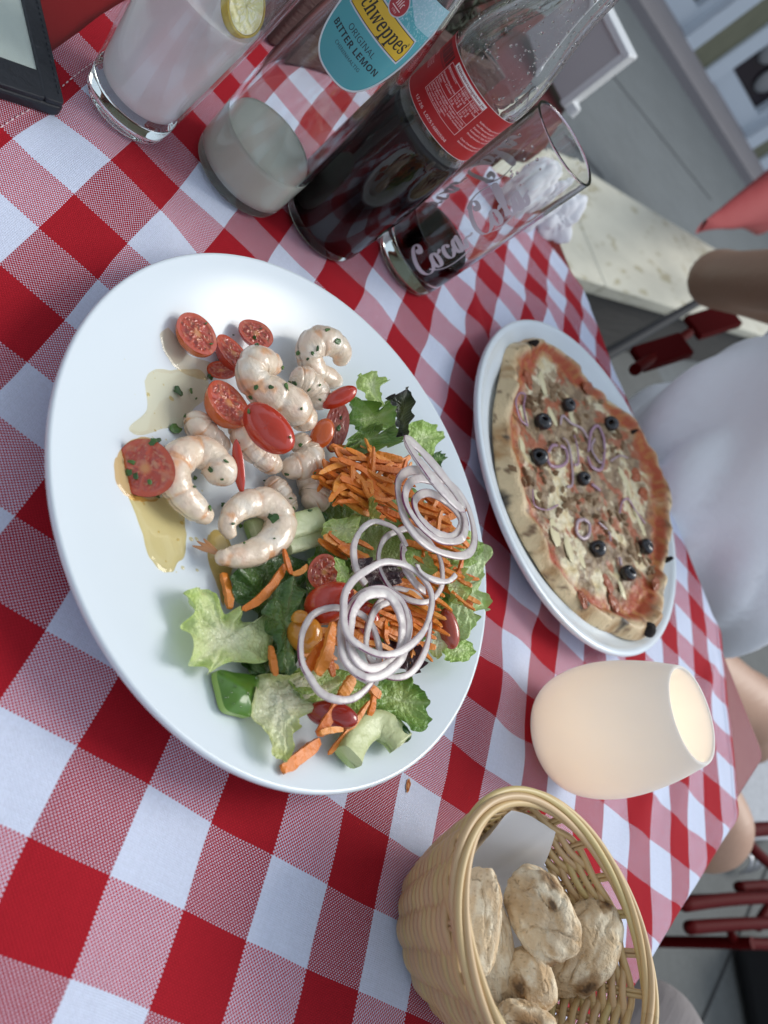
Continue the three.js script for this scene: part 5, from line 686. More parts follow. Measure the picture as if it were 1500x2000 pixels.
leaf(Z(z5, [[250, 1060], [330, 1000], [410, 1010], [465, 965], [510, 1080], [470, 1170], [380, 1165], [300, 1130]]), z5(380, 1080), 0.019, 0.002, pale.map((c, i) => mixc(c, light[i], 0.4)), 'pale leaf between the cucumber and the carrots', { seed: 17, ruff: 0.004, vein: 0.8 });
leaf(Z(z5, [[770, 1240], [840, 1190], [910, 1190], [1000, 1330], [960, 1400], [850, 1415], [780, 1360]]), z5(890, 1300), 0.023, 0.001, light, 'green leaf showing through the upper onion rings', { seed: 18, ruff: 0.003 });
leaf(Z(z5, [[445, 1300], [560, 1272], [650, 1290], [720, 1325], [810, 1375], [770, 1440], [640, 1470], [520, 1440], [440, 1380]]), z5(610, 1370), 0.0255, 0.002, purple, 'dark purple leaf under the big onion ring', { seed: 19, ruff: 0.004, vein: 0.1 });
leaf(Z(z5, [[640, 1790], [770, 1730], [860, 1840], [930, 1980], [860, 2060], [740, 2000], [660, 1940]]), z5(770, 1870), 0.018, 0.001, purple, 'dark purple leaf in the gap inside the lower onion rings', { seed: 20, ruff: 0.004, vein: 0.1 });
leaf(Z(z5, [[520, 890], [560, 880], [610, 940], [630, 1040], [560, 1060], [525, 1000]]), z5(570, 970), 0.027, 0.002, [[0.5, 0.5, 0.14], [0.34, 0.42, 0.08], [0.4, 0.4, 0.1]], 'yellowish curled leaf strip among the carrots', { seed: 21, ruff: 0.003, fold: 0.5 });
leaf(Z(z6, [[770, 90], [815, 120], [845, 190], [830, 220], [790, 215], [775, 150]]), z6(805, 160), 0.029, 0.001, light, 'green strip lying on the orange tomato half', { seed: 22, ruff: 0.0015 });
leaf(Z(z5, [[860, 1430], [960, 1380], [1060, 1440], [1100, 1600], [1050, 1750], [980, 1650], [900, 1560]]), z5(980, 1550), 0.014, 0.001, mid, 'green leaf behind the onion rings at the right', { seed: 23, ruff: 0.003 });
leaf(Z(z5, [[1010, 1620], [1050, 1640], [1060, 1780], [1050, 1900], [1010, 1960], [960, 1880], [985, 1740]]), z5(1020, 1780), 0.011, 0.0015, frise, 'whitish leaf edge beside the pale red tomato', { seed: 24, ruff: 0.003 });

leaf(Z(z6, [[560, 640], [640, 590], [760, 600], [880, 650], [960, 720], [930, 810], [850, 840], [760, 800], [660, 770], [590, 720]]), z6(760, 710), 0.006, 0.002, light, 'light green leaf under the lowest onion ring', { seed: 31, ruff: 0.004 });
leaf(Z(z6, [[350, 560], [440, 560], [540, 600], [610, 650], [580, 690], [470, 660], [390, 640]]), z6(480, 620), 0.004, 0.002, dark, 'dark leaf edge between the pepper piece and the torn pale leaf', { seed: 32, ruff: 0.003 });
leaf(Z(z5, [[930, 1180], [1050, 1120], [1200, 1080], [1300, 1160], [1290, 1290], [1180, 1330], [1040, 1300], [960, 1260]]), z5(1120, 1210), 0.011, 0.002, light, 'light leaf under the far onion rings by the right rim', { seed: 33, ruff: 0.004 });
leaf(Z(z5, [[1000, 1420], [1090, 1340], [1200, 1360], [1250, 1460], [1200, 1580], [1110, 1600], [1040, 1530]]), z5(1130, 1470), 0.016, 0.003, pale.map((c, i) => mixc(c, light[i], 0.5)), 'curled pale leaf above the pale red tomato at the right', { seed: 34, ruff: 0.005, fold: 0.5 });
leaf(Z(z5, [[120, 1320], [230, 1240], [360, 1220], [420, 1330], [380, 1500], [270, 1560], [160, 1500]]), z5(270, 1400), 0.009, 0.002, mid, 'green leaf under the orange tomato half', { seed: 35, ruff: 0.004 });
// cucumber, pepper
const cucFlesh = phys({ vertexColors: true, roughness: 0.35, clearcoat: 0.2, clearcoatRoughness: 0.25, transmission: 0.15, thickness: 0, bumpMap: again(grainTex, 50), bumpScale: 0.0005 }), cucSkin = phys({ color: lin(0.03, 0.085, 0.02), roughness: 0.3 });
{ const pts = [[832, 1030], [855, 960], [905, 895], [965, 870], [1030, 900], [1085, 965]], P = pts.map(([x, y]) => { const q = z6(x, y); return at(...q, plateY(...q) + 0.006); }), t = thing('cucumber_piece', 'arched pale cucumber slice near the lower rim of the plate', 'cucumber', P[2]);
  part('flesh', limb(P, [0.0062, 0.0064, 0.0062, 0.0066, 0.0066], { n: 50, seg: 24, box: 4, flat: 0.62, cap: 0.12, color: (a, phi, p) => mixc([0.5, 0.62, 0.22], [0.66, 0.72, 0.38], smooth(-0.5, 0.8, Math.sin(phi) + 0.6 * fbm(p.x * 300, p.y * 300, p.z * 300))) }), cucFlesh, t);
  part('skin', limb([[1052, 868], [1082, 905], [1112, 950]].map(([x, y]) => { const q = z6(x, y); return at(...q, plateY(...q) + 0.007); }), [0.0022, 0.0034, 0.0026], { n: 24, seg: 12 }), cucSkin, t); pile.push(t); }
{ const t = thing('cucumber_piece', 'two-layered cucumber slice beside the lowest prawn', 'cucumber', at(...z4(1150, 1390), 0.03));
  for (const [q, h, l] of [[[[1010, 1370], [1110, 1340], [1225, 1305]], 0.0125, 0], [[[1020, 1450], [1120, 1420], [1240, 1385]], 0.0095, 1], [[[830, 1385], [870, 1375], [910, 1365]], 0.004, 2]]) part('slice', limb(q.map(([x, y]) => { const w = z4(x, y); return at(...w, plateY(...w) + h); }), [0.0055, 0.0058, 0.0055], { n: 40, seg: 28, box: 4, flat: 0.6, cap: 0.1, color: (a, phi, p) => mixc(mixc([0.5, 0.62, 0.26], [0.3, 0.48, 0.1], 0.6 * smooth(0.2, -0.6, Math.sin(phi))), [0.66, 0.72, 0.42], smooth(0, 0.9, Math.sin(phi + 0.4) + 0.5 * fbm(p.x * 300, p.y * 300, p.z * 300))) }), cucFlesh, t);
  for (const [q, h] of [[[[1222, 1275], [1246, 1300], [1248, 1345]], 0.014], [[[1240, 1360], [1262, 1385], [1262, 1420]], 0.011]]) part('skin', limb(q.map(([x, y]) => { const w = z4(x, y); return at(...w, plateY(...w) + h); }), [0.0014, 0.0024, 0.0014], { n: 20, seg: 12 }), cucSkin, t); pile.push(t); }
{ const c = [[222, 622], [300, 628], [412, 655], [408, 720], [382, 800], [378, 832], [330, 826], [262, 800], [235, 720]].map((q) => z6(...q)), E = c.map((q) => at(...q, plateY(...q) + 0.006)), m = E.reduce((a, e) => a.add(e), V(0, 0, 0)).multiplyScalar(1 / E.length), cr = new THREE.CatmullRomCurve3(E, true, 'centripetal', 0.2);
  const side = (k, th) => grid(90, 18, (a, b) => { const e = cr.getPoint(a), p = m.clone().lerp(e, b); p.y += th + (k ? 0.0045 : 0.0038) * (1 - b * b) + 0.0004 * fbm(p.x * 200, p.z * 200, 2); return p; }, { closeU: true, color: null });
  const t = thing('pepper_piece', 'curved green bell pepper piece at the lower left of the salad', 'bell pepper', m), top = side(1, 0.0006), fl = side(0, -0.003); const wall = grid(90, 4, (a, b) => { const e = cr.getPoint(a); e.y += lerp(0.0006, -0.003, b); return e; }, { closeU: true });
  part('skin', world(top), phys({ color: lin(0.085, 0.2, 0.022), roughness: 0.3, clearcoat: 0.35, clearcoatRoughness: 0.1, side: THREE.DoubleSide }), t); part('flesh', world(mergeGeometries([fl, wall])), phys({ color: lin(0.35, 0.5, 0.12), roughness: 0.3, side: THREE.DoubleSide }), t);
  const r = rng(6), d = []; for (let i = 0; i < 16; i++) { const a = r(), b = 0.9 * r() ** 0.5, e = cr.getPoint(a), p = m.clone().lerp(e, b); p.y += 0.0006 + 0.0045 * (1 - b * b); const g = new THREE.IcosahedronGeometry(0.0003 + 0.0005 * r(), 2); g.scale(1, 0.6, 1); g.translate(p.x, p.y, p.z); d.push(g); } stuff('water_drop', world(mergeGeometries(d)), phys({ roughness: 0.03, transmission: 1, thickness: 0.001, ior: 1.33 }), t); pile.push(t); }

// carrot shreds
const carrotMats = [[0.88, 0.25, 0.022], [0.92, 0.3, 0.035], [0.8, 0.2, 0.018], [0.93, 0.36, 0.06], [0.85, 0.28, 0.045]].map((c, i) => phys({ color: lin(...c), roughness: 0.42, map: again(fibre(), 1), bumpMap: again(grainTex, 60), bumpScale: 0.0006, clearcoat: 0.15, clearcoatRoughness: 0.3, flatShading: true }));
function fibre() { return fibre.t ??= tex(128, (x, y) => { const k = 0.86 + 0.2 * (wrapNoise(x * 2, y * 24, 24, 71) - 0.3) + 0.1 * wrapNoise(x, y, 32, 72); return [k, k * 0.98, k * 0.95]; }, { srgb: true }); }
let carrotN = 0;
function carrot(p, q, h0, h1, w, t, bend, twist, seed, label = null) {
  const a = at(...p, plateY(...p) + h0), b = at(...q, plateY(...q) + h1), m = a.clone().lerp(b, 0.5), L = a.distanceTo(b), s = V(-(b.z - a.z), 0, b.x - a.x).normalize(); m.addScaledVector(s, bend * L).add(V(0, Math.abs(bend) * L * 0.25, 0));
  const m2 = a.clone().lerp(b, 0.25).addScaledVector(s, bend * L * 0.7), m3 = a.clone().lerp(b, 0.75).addScaledVector(s, bend * L * 0.7 * (1 + 0.6 * fbm(seed, 2)));
  if (label && !label.startsWith('grated')) { w *= 0.68; t *= 0.6; }
  const g = limb([a, m2, m, m3, b], [w * 0.75, w, w * 1.05, w * 0.95, w * 0.6], { n: 24, seg: 8, box: true, flat: t / w, cap: 0.15, twist, shape: (k, phi) => 1 + 0.22 * fbm(k * 12 + seed, Math.cos(phi), Math.sin(phi), 2) });
  const o = solo('carrot_shred', g, carrotMats[carrotN++ % 5], label ?? 'grated carrot shred in the heap on the salad', 'carrot shred', label ? label.startsWith('grated') ? label.replace('grated carrot shred', 'carrot shreds') : null : 'carrot shreds of the salad'); pile.push(o);
}
carrot(z6(545, 122), z6(338, 338), 0.013, 0.011, 0.0028, 0.0009, -0.07, 0.6, 1, 'long flat carrot strip across the dark leaf at the left'); carrot(z6(250, 160), z6(285, 335), 0.004, 0.006, 0.0026, 0.0018, -0.04, 0.2, 2, 'short thick carrot strip left of the dark leaf'); carrot(z6(535, 50), z6(572, 172), 0.016, 0.016, 0.0018, 0.001, 0.05, 0.8, 3, 'thin carrot strip hanging below the lowest prawn'); carrot(z6(572, 172), z6(645, 125), 0.016, 0.017, 0.0018, 0.0009, 0.1, 0.6, 31, 'bent carrot strip left of the orange tomato half');
carrot(z6(475, 500), z6(500, 645), 0.014, 0.013, 0.0024, 0.001, 0.05, 0.6, 4, 'carrot strip standing over the edge of the torn pale leaf'); carrot(z6(520, 1085), z6(705, 940), 0.003, 0.005, 0.0036, 0.0018, 0.02, 0.2, 5, 'broad carrot strip lying nearest the lower rim'); carrot(z6(738, 1012), z6(935, 755), 0.004, 0.016, 0.0016, 0.0014, 0.02, 0.4, 6, 'long thin carrot strip leaning on the cucumber arch'); carrot(z6(690, 925), z6(850, 640), 0.01, 0.022, 0.0034, 0.0016, 0.03, 0.4, 7, 'long wide carrot strip over the dark red tomato'); carrot(z6(700, 912), z6(812, 895), 0.015, 0.014, 0.0018, 0.0012, -0.05, 0.5, 8, 'short carrot strip across the dark red tomato'); carrot(z6(930, 690), z6(985, 740), 0.018, 0.015, 0.003, 0.0014, 0.02, 0.3, 9, 'stubby carrot piece right of the lowest onion ring'); carrot(z6(930, 835), z6(955, 720), 0.01, 0.017, 0.0022, 0.0012, 0.04, 0.4, 10, 'carrot end between the cucumber and the green lobed leaf');
carrot(z6(690, 640), z6(765, 390), 0.032, 0.033, 0.0034, 0.0016, 0.05, 0.3, 11, 'big carrot strip inside the left onion ring'); carrot(z6(640, 620), z6(735, 480), 0.028, 0.03, 0.0034, 0.0014, -0.03, 0.4, 12, 'carrot strip beside the yellow tomato inside the left onion ring'); carrot(z6(800, 735), z6(860, 640), 0.022, 0.026, 0.0036, 0.0016, 0.04, 0.3, 13, 'wide carrot strip crossing the bottom of the left onion ring');
{ const r = rng(77), A = [];
  for (let i = 0; i < 84; i++) { const a = r() * 6.283, q = Math.sqrt(r()); A.push([540 + 285 * q * Math.cos(a), 755 + 215 * q * Math.sin(a), 0.005 + 0.012 * (1 - q * q) + 0.004 * r()]); }
  for (let i = 0; i < 34; i++) A.push([960 + 250 * (r() - 0.5), 1040 + 330 * (r() - 0.5), 0.003 + 0.004 * r()]);
  for (let i = 0; i < 40; i++) A.push([830 + 340 * (r() - 0.5), 1600 + 340 * (r() - 0.5), 0.003 + 0.006 * r()]);
  for (let i = 0; i < 18; i++) A.push([700 + 420 * (r() - 0.5), 1830 + 200 * (r() - 0.5), 0.003 + 0.005 * r()]);
  for (let i = 0; i < 16; i++) A.push([1060 + 230 * (r() - 0.5), 1360 + 420 * (r() - 0.5), 0.004 + 0.005 * r()]);
  for (let i = 0; i < 14; i++) A.push([330 + 300 * (r() - 0.5), 1750 + 420 * (r() - 0.5), 0.006 + 0.006 * r()]);
  for (let i = 0; i < 8; i++) A.push([380 + 160 * (r() - 0.5), 1200 + 120 * (r() - 0.5), 0.004 + 0.004 * r()]);
  A.forEach(([x, y, e], i) => { const an = (r() < 0.6 ? 0.45 + 0.5 * (r() - 0.5) : r() * 3.14), l = 80 + 105 * r(), c = z5(x - Math.cos(an) * l, y - Math.sin(an) * l), d = z5(x + Math.cos(an) * l, y + Math.sin(an) * l), hc = heap(...z5(x, y)); carrot(c, d, Math.max(0.003, hc * 0.9 + e + 0.005 * (r() - 0.5)), Math.max(0.003, hc * 0.9 + e + 0.005 * (r() - 0.5)), 0.0009 + 0.0009 * r(), 0.0004 + 0.0004 * r(), 0.26 * (r() - 0.5), 1.6 * (r() - 0.5), i + 40, y < 980 && x < 850 ? 'grated carrot shred in the big heap between prawns and far onion rings' : y < 1330 && x > 700 ? 'grated carrot shred under the far group of onion rings' : x < 620 && y < 1400 ? 'grated carrot shred on the pale leaf beside the cucumber' : 'grated carrot shred among the big onion rings at the lower right'); }); }

// red onion rings
const onionFlesh = phys({ vertexColors: true, roughness: 0.3, clearcoat: 0.3, clearcoatRoughness: 0.2, transmission: 0.28, thickness: 0 }), onionSkin = phys({ color: lin(0.2, 0.035, 0.12), roughness: 0.3, clearcoat: 0.4 });
function onion(f, cx, cy, ax, ay, rot, h, tilt, label, { w = 0.0013, t = 0.0006, from = 0, to = 1, seed = 1, rad = null, sc = 1 } = {}) {
  const closed = from === 0 && to === 1, N = 64, P = [], Q = [], a0 = rot * Math.PI / 180, c = f(cx, cy);
  for (let i = 0; i < (closed ? N : N + 1); i++) { const k = lerp(from, to, i / N), th = k * Math.PI * 2, kk = 1 + 0.1 * fbm(Math.cos(th) * 1.1 + seed * 3, Math.sin(th) * 1.1, seed, 2), x = ax * kk * Math.cos(th), y = ay * kk * Math.sin(th), q = f(cx + x * Math.cos(a0) - y * Math.sin(a0), cy + x * Math.sin(a0) + y * Math.cos(a0)), hh = h + tilt * Math.cos(th - 0.9) + 0.001 * fbm(k * 7, seed) , p = at(...q, plateY(...c) + hh); P.push(p); }
  const m = P.reduce((a, p) => a.add(p), V(0, 0, 0)).multiplyScalar(1 / P.length);
  for (const p of P) { const d = p.clone().sub(m).setY(0).normalize(); Q.push(p.clone().addScaledVector(d, w * 0.96)); }
  const o = thing('onion_ring', label, 'onion ring', m), sh = (k, phi) => { const q = closed ? [Math.cos(k * 6.2832) * 1.2, Math.sin(k * 6.2832) * 1.2] : [k * 4, 0]; return 1 + 0.42 * fbm(q[0] + seed * 2, q[1], 5, 2) + 0.1 * fbm(q[0] * 9 + seed, q[1] * 9, phi * 0.2, 2); }, shSkin = (k, phi) => { const q = closed ? [Math.cos(k * 6.2832), Math.sin(k * 6.2832)] : [k * 3, 0]; return sh(k, phi) * (0.35 + 0.65 * smooth(-0.3, 0.15, fbm(q[0] * 1.3 + seed * 5, q[1] * 1.3, 2, 2))); }, opt = { n: closed ? 200 : 150, seg: 16, closed, cap: 0.2, box: 5 };
  part('flesh', limb(P, [w * 1.05], { ...opt, flat: t / w, shape: sh, color: (k, phi, p) => { const s = fbm(p.x * 500, p.y * 500, p.z * 500 + seed, 2); return mixc(mixc([0.72, 0.65, 0.64], [0.86, 0.83, 0.78], 0.5 + s), [0.55, 0.34, 0.45], 0.35 * smooth(0.3, 1, Math.abs(Math.cos(phi)) + 0.4 * s)); } }), onionFlesh, o);
  part('skin', limb(Q, [w * 0.15], { ...opt, flat: t * 6 / w, shape: shSkin }), onionSkin, o); pile.push(o); return o;
}
onion(z5, 1010, 975, 335, 195, 52, 0.034, 0.004, 'long onion ring at the far end of the onions', { seed: 1, w: 0.0019 });
onion(z5, 1015, 985, 190, 105, 42, 0.036, 0.003, 'smaller onion ring lying inside the far long ring', { seed: 2, w: 0.0019 });
onion(z5, 1005, 955, 250, 150, 48, 0.0375, 0.003, 'middle onion ring of the far group of three', { seed: 14, w: 0.0018 });
onion(z5, 840, 1330, 200, 265, -30, 0.031, 0.003, 'onion ring passing under the two big rings on the right', { seed: 3 });
onion(z5, 870, 1340, 170, 60, 62, 0.034, 0.002, 'short curved onion strip in the middle of the salad', { seed: 15, from: 0.05, to: 0.5, w: 0.002 });
onion(z5, 640, 1290, 180, 270, -18, 0.035, 0.003, 'open onion ring arching over the purple leaf', { seed: 4, from: 0.42, to: 0.98 });
onion(z5, 1010, 1340, 140, 80, 20, 0.036, 0.001, 'onion arc with a free end toward the right rim', { seed: 5, from: 0.0, to: 0.45 });
onion(z5, 1000, 712, 280, 34, 51, 0.038, 0.004, 'thin purple-edged onion wedge near the far right rim', { seed: 6, w: 0.0028 });
onion(z6, 1070, 440, 150, 215, 8, 0.029, 0.003, 'purple onion ring lying lowest at the right of the big rings', { seed: 7 });
onion(z6, 795, 545, 182, 220, -12, 0.034, 0.003, 'onion ring farthest left, around the carrot strips', { seed: 8 });
onion(z6, 1015, 445, 95, 158, 14, 0.0365, 0.002, 'small inner onion ring inside the big rings', { seed: 9 });
onion(z6, 960, 445, 158, 208, 10, 0.0405, 0.003, 'broad white onion ring second from the top of the stack', { seed: 10, w: 0.0015, t: 0.0007 });
onion(z6, 1012, 335, 196, 222, 22, 0.044, 0.003, 'largest onion ring on top of the salad', { seed: 11, w: 0.0014, t: 0.0007 });
onion(z6, 965, 430, 128, 176, 6, 0.0425, 0.001, 'thin inner layer of the broad white onion ring', { seed: 12, w: 0.0018 });

// chopped parsley, dropped onto whatever lies at that place
scene.updateMatrixWorld(true);
const ray = new THREE.Raycaster();
function drop(px, py, list) { ray.set(EYE, rayDir(px, py).normalize()); const hit = ray.intersectObjects(list, true)[0]; if (!hit) { const p = onPlate(px, py, 0.0008); return { p, n: V(0, 1, 0) }; } const n = hit.face.normal.clone().transformDirection(hit.object.matrixWorld); if (n.dot(camBack) < 0) n.negate(); let host = hit.object; while (host.parent !== scene) host = host.parent; return { p: hit.point, n, host: host.userData.label }; }
{ const parsleyMat = [[0.045, 0.12, 0.018], [0.03, 0.085, 0.014], [0.07, 0.16, 0.025]].map((c) => phys({ color: lin(...c), roughness: 0.4, clearcoat: 0.3 })), r = rng(15);
  const S = [[580, 210, 14], [895, 240, 14], [612, 325, 16], [860, 285, 20], [735, 275, 10], [1012, 455, 26], [865, 568, 20], [948, 568, 20], [1035, 565, 30], [1160, 580, 20], [1085, 545, 22], [1060, 540, 20], [1320, 310, 34], [1212, 350, 24], [1105, 375, 22], [1182, 375, 16], [1157, 405, 12], [1265, 245, 26], [1120, 687, 12], [1226, 634, 12], [1222, 555, 14], [870, 330, 22], [425, 590, 42], [497, 590, 22], [526, 632, 12], [605, 512, 34], [412, 802, 48], [290, 875, 34], [310, 868, 30], [165, 985, 34], [150, 1045, 34], [190, 1065, 26], [265, 1100, 24], [695, 985, 24], [612, 1030, 24], [520, 1080, 18], [676, 1083, 14], [516, 1130, 14], [600, 1250, 26], [682, 1230, 26], [732, 1335, 14], [775, 1350, 22], [970, 1310, 46], [950, 1295, 30], [800, 1448, 14], [966, 1420, 10], [1040, 1056, 24], [1115, 893, 18], [1076, 1250, 18], [1166, 1263, 20], [1060, 1195, 14], [1330, 800, 26], [1345, 740, 16], [826, 705, 22], [470, 728, 16], [770, 875, 12], [1195, 1050, 14], [835, 622, 20], [910, 1095, 10], [1055, 850, 12], [310, 1185, 20]];
  S.forEach(([x, y, s], i) => { const { p, n, host } = drop(...z4(x, y), pile), R = metres(p, s / 2.885) * 0.95, k = 7 + (i % 4), pts = []; const ph = r() * 6.28, el = 0.45 + 0.4 * r();
    for (let j = 0; j < k; j++) { const a = j / k * Math.PI * 2, q = R * (0.65 + 0.6 * r()); pts.push([Math.cos(a) * q, Math.sin(a) * q * el]); }
    const g = grid(k * 3, 5, (a, b) => { const f = a * k, j = Math.floor(f) % k, t = f - Math.floor(f), A = pts[j], B = pts[(j + 1) % k]; const e = b < 0.5 ? b * 2 : 2 - b * 2, up = b < 0.5 ? 0.0004 : 0; return V(lerp(A[0], B[0], t) * e, up + 0.0005 * fbm(a * 6, e * 2, i) * e + (0.12 * R * e * e * Math.sin(a * 12.56)), lerp(A[1], B[1], t) * e); }, { closeU: true });
    const X = V(Math.cos(ph), 0, Math.sin(ph)).addScaledVector(n, -(Math.cos(ph) * n.x + Math.sin(ph) * n.z)).normalize(); g.applyMatrix4(basis(X, n, V().crossVectors(X, n), p.clone().addScaledVector(n, 0.0003)));
    solo('parsley_fleck', outward(world(g)), parsleyMat[i % 3], host ? ('parsley fleck on the ' + host).split(' ').slice(0, 16).join(' ') : 'chopped parsley fleck lying in the oil on the plate', 'parsley', host ? 'parsley flecks on the ' + host : 'parsley flecks lying in the oil'); }); }
// ---------- pizza ----------
{
  const out = [[975, 690], [1000, 676], [1038, 668], [1082, 694], [1130, 738], [1195, 788], [1246, 846], [1278, 915], [1298, 985], [1304, 1060], [1300, 1130], [1304, 1185], [1284, 1232], [1245, 1246], [1200, 1232], [1150, 1212], [1098, 1172], [1045, 1110], [1000, 1040], [968, 960], [955, 880], [956, 800], [968, 735]], h0 = 0.018;
  const lift = (p) => { const dx = p.x - pizzaC.x, dz = p.z - pizzaC.z, ca = Math.cos(pizzaTurn), sa = Math.sin(pizzaTurn), x = dx * ca - dz * sa, z = (dx * sa + dz * ca) / pzX; return 0.012 * smooth(0.68, 1.0, Math.hypot(x, z) / pizzaR) * smooth(-0.15, 0.45, (dx * 0.93 - dz * 0.3) / pizzaR); };
  const E = out.map((p) => { const b = lerp(0.0085, 0.019, smooth(1000, 1240, p[0])); let e = at(...p, b); for (let i = 0; i < 4; i++) e = at(...p, b + lift(e)); return e; }), c = at(1120, 950, h0), cr = new THREE.CatmullRomCurve3(E, true, 'centripetal'), pz = thing('pizza', 'oval pizza with tuna, olives and red onion on the white dish', 'pizza', c), N = 300, M = 96;
  const edges = []; for (let i = 0; i < N; i++) edges.push(cr.getPoint(i / N));
  const crustW = (a) => 0.14 + 0.05 * fbm(a * 14, 3) - 0.06 * smooth(0.02, 0.1, a) * smooth(0.5, 0.4, a);
  const topY = (a, b, p) => { const w = crustW(a), k = (b - (1 - w)) / w, rim = k > 0 ? Math.sin(Math.PI * Math.min(1, k * 0.92 + 0.03)) ** 0.7 : 0; const flat = 0.009 + 0.0024 * fbm(p.x * 110, p.z * 110, 2, 3) + 0.0012 * fbm(p.x * 360, p.z * 360, 5, 3); return (k > 0 ? lerp(flat, 0.009, smooth(0, 0.4, k)) : flat) + rim * (0.0055 + 0.006 * fbm(p.x * 60, p.z * 60, 7, 2)) - smooth(0.93, 1, b) * 0.004; };
  const col = (a, b, p) => { const x = p.x * 48, z = p.z * 48, w = crustW(a), k = (b - (1 - w)) / w, n1 = fbm(x, z, 1, 4), n2 = fbm(x * 1.7 + 9, z * 1.7, 4, 4), n3 = fbm(x * 5, z * 5, 8, 3);
    let q = mixc([0.82, 0.73, 0.5], [0.74, 0.58, 0.3], smooth(-0.3, 0.5, n3));               // cheese
    q = mixc(q, mixc([0.22, 0.13, 0.065], [0.4, 0.28, 0.16], smooth(-0.3, 0.3, n3)), smooth(-0.02, 0.08, n1 + 0.22 * n3 + 0.11 + 0.1 * (1 - 1.6 * b)) * 0.95);                 // tuna mash
    q = mixc(q, [0.42, 0.1, 0.03], smooth(0.16, 0.3, n2) * 0.9);                              // sauce
    const red = smooth(1 - w * 2.1, 1 - w * 1.15, b + 0.05 * n2) * smooth(1 - w * 0.35, 1 - w * 0.75, b + 0.03 * n3); q = mixc(q, mixc([0.46, 0.07, 0.014], [0.52, 0.19, 0.04], smooth(-0.2, 0.4, n3)), red * smooth(-0.5, 0.1, n1 + 0.3));
    q = mixc(q, mixc([0.76, 0.58, 0.34], [0.44, 0.24, 0.09], smooth(-0.2, 0.4, n1 + 0.3 * n3 + 0.25 * n2)), smooth(0.12, 0.5, k)); // crust
    const bl = smooth(0.2, 0.42, fbm(p.x * 170, p.z * 170, p.y * 170, 3)) * smooth(-0.1, 0.5, k); q = mixc(q, [0.16, 0.075, 0.03], bl * 0.9); return q; };
  const dark = [[1003, 965, 17, 22], [1018, 1000, 9, 12], [1040, 1080, 6, 7], [1062, 1074, 6, 6], [1152, 1175, 9, 12], [1040, 672, 12, 7], [1215, 1215, 14, 10], [1300, 1145, 5, 7], [985, 680, 9, 5], [1000, 850, 5, 8], [1020, 1093, 7, 7]].map(([x, y, a, b]) => [at(x, y, h0 + 0.006), a, b]);
  const pt = (a, b) => { const e = edges[Math.round(a * N) % N], p = c.clone().lerp(e, b * (1 + 0.012 * fbm(a * 40, 2) * b)); p.y = TOP + onCloth + 0.0062 + topY(a, b, p) + lift(p); return p; };
  const g = grid(N, M, (a, b) => { const bb = b < 0.9 ? b / 0.9 : 1; const p = pt(a, bb); if (b > 0.9) { const t = (b - 0.9) / 0.1; p.y = lerp(p.y, TOP + onCloth + 0.0068 + lift(p) * 0.85, t); p.lerp(V(c.x, p.y, c.z), 0.05 * t * t - 0.012 * Math.sin(t * Math.PI)); } p.uv = [p.x / 0.03, p.z / 0.03]; return p; }, { closeU: true, color: (a, b, p) => { let q = col(a, Math.min(1, b / 0.9), p); for (const [d, ra, rb] of dark) { const r = Math.hypot(p.x - d.x, p.z - d.z) / metres(d, (ra + rb) / 2 * 1.25); q = mixc(q, [0.03, 0.02, 0.012], 0.93 * smooth(1.1, 0.45, r + 0.35 * fbm(p.x * 300, p.z * 300, 1, 2))); } return q; } });
  part('crust', outward(world(g)), phys({ vertexColors: true, roughness: 0.55, bumpMap: again(grainTex, 3), bumpScale: 0.0011, clearcoat: 0.25, clearcoatRoughness: 0.3 }), pz); scene.updateMatrixWorld(true);
  const land = (x, y) => { const d = drop(x, y, [pz.children[0]]); return d.host ? d.p : null; };
  // olives: pitted rings and halves
  const oliveMat = phys({ color: lin(0.012, 0.012, 0.016), roughness: 0.25, clearcoat: 0.5, clearcoatRoughness: 0.15 }), ovs = [];
  [[598, 513, 44, 0.4, 0.6], [445, 612, 54, 0.2, 0.8], [838, 622, 46, -0.2, 0.3], [420, 815, 56, -0.1, 0.5], [683, 935, 44, 0.3, 0.25], [760, 1338, 52, -0.3, 0.5], [1035, 1325, 50, 0.9, 0.7], [935, 1478, 50, 0.5, 0.9]].forEach(([x, y, r, tr, tu], i) => {
    const q = z7(x, y), o = land(...q), R = metres(o, r / 2.942), ax = camVec(tr, tu * 0.6, 0.75), L = R * 0.82, pr = [[R * 0.22, -L * 0.55], [R * 0.5, -L * 0.84], [R * 0.82, -L * 0.62], [R * 0.99, -L * 0.1], [R * 0.95, L * 0.35], [R * 0.76, L * 0.7], [R * 0.48, L * 0.88], [R * 0.27, L * 0.74], [R * 0.22, L * 0.3], [R * 0.22, -L * 0.3], [R * 0.22, -L * 0.55]];
    const gg = lathe(pr, 40, 1, 1, null, (t) => 1 + 0.03 * Math.sin(3 * t + i)), m = new THREE.Matrix4().makeRotationFromQuaternion(new THREE.Quaternion().setFromUnitVectors(V(0, 1, 0), ax)).setPosition(o.x, o.y + R * 0.55, o.z); gg.applyMatrix4(m); part('olive', world(gg), oliveMat, pz); });
  // flakes of tuna, blobs of cheese
  const r = rng(23), tunaM = [[0.38, 0.24, 0.13], [0.3, 0.18, 0.09], [0.46, 0.31, 0.18]].map((k) => std({ color: lin(...k), roughness: 0.65, bumpMap: again(grainTex, 2), bumpScale: 0.001 })), cheeseM = phys({ color: lin(0.74, 0.66, 0.4), roughness: 0.35, clearcoat: 0.3, clearcoatRoughness: 0.25 });
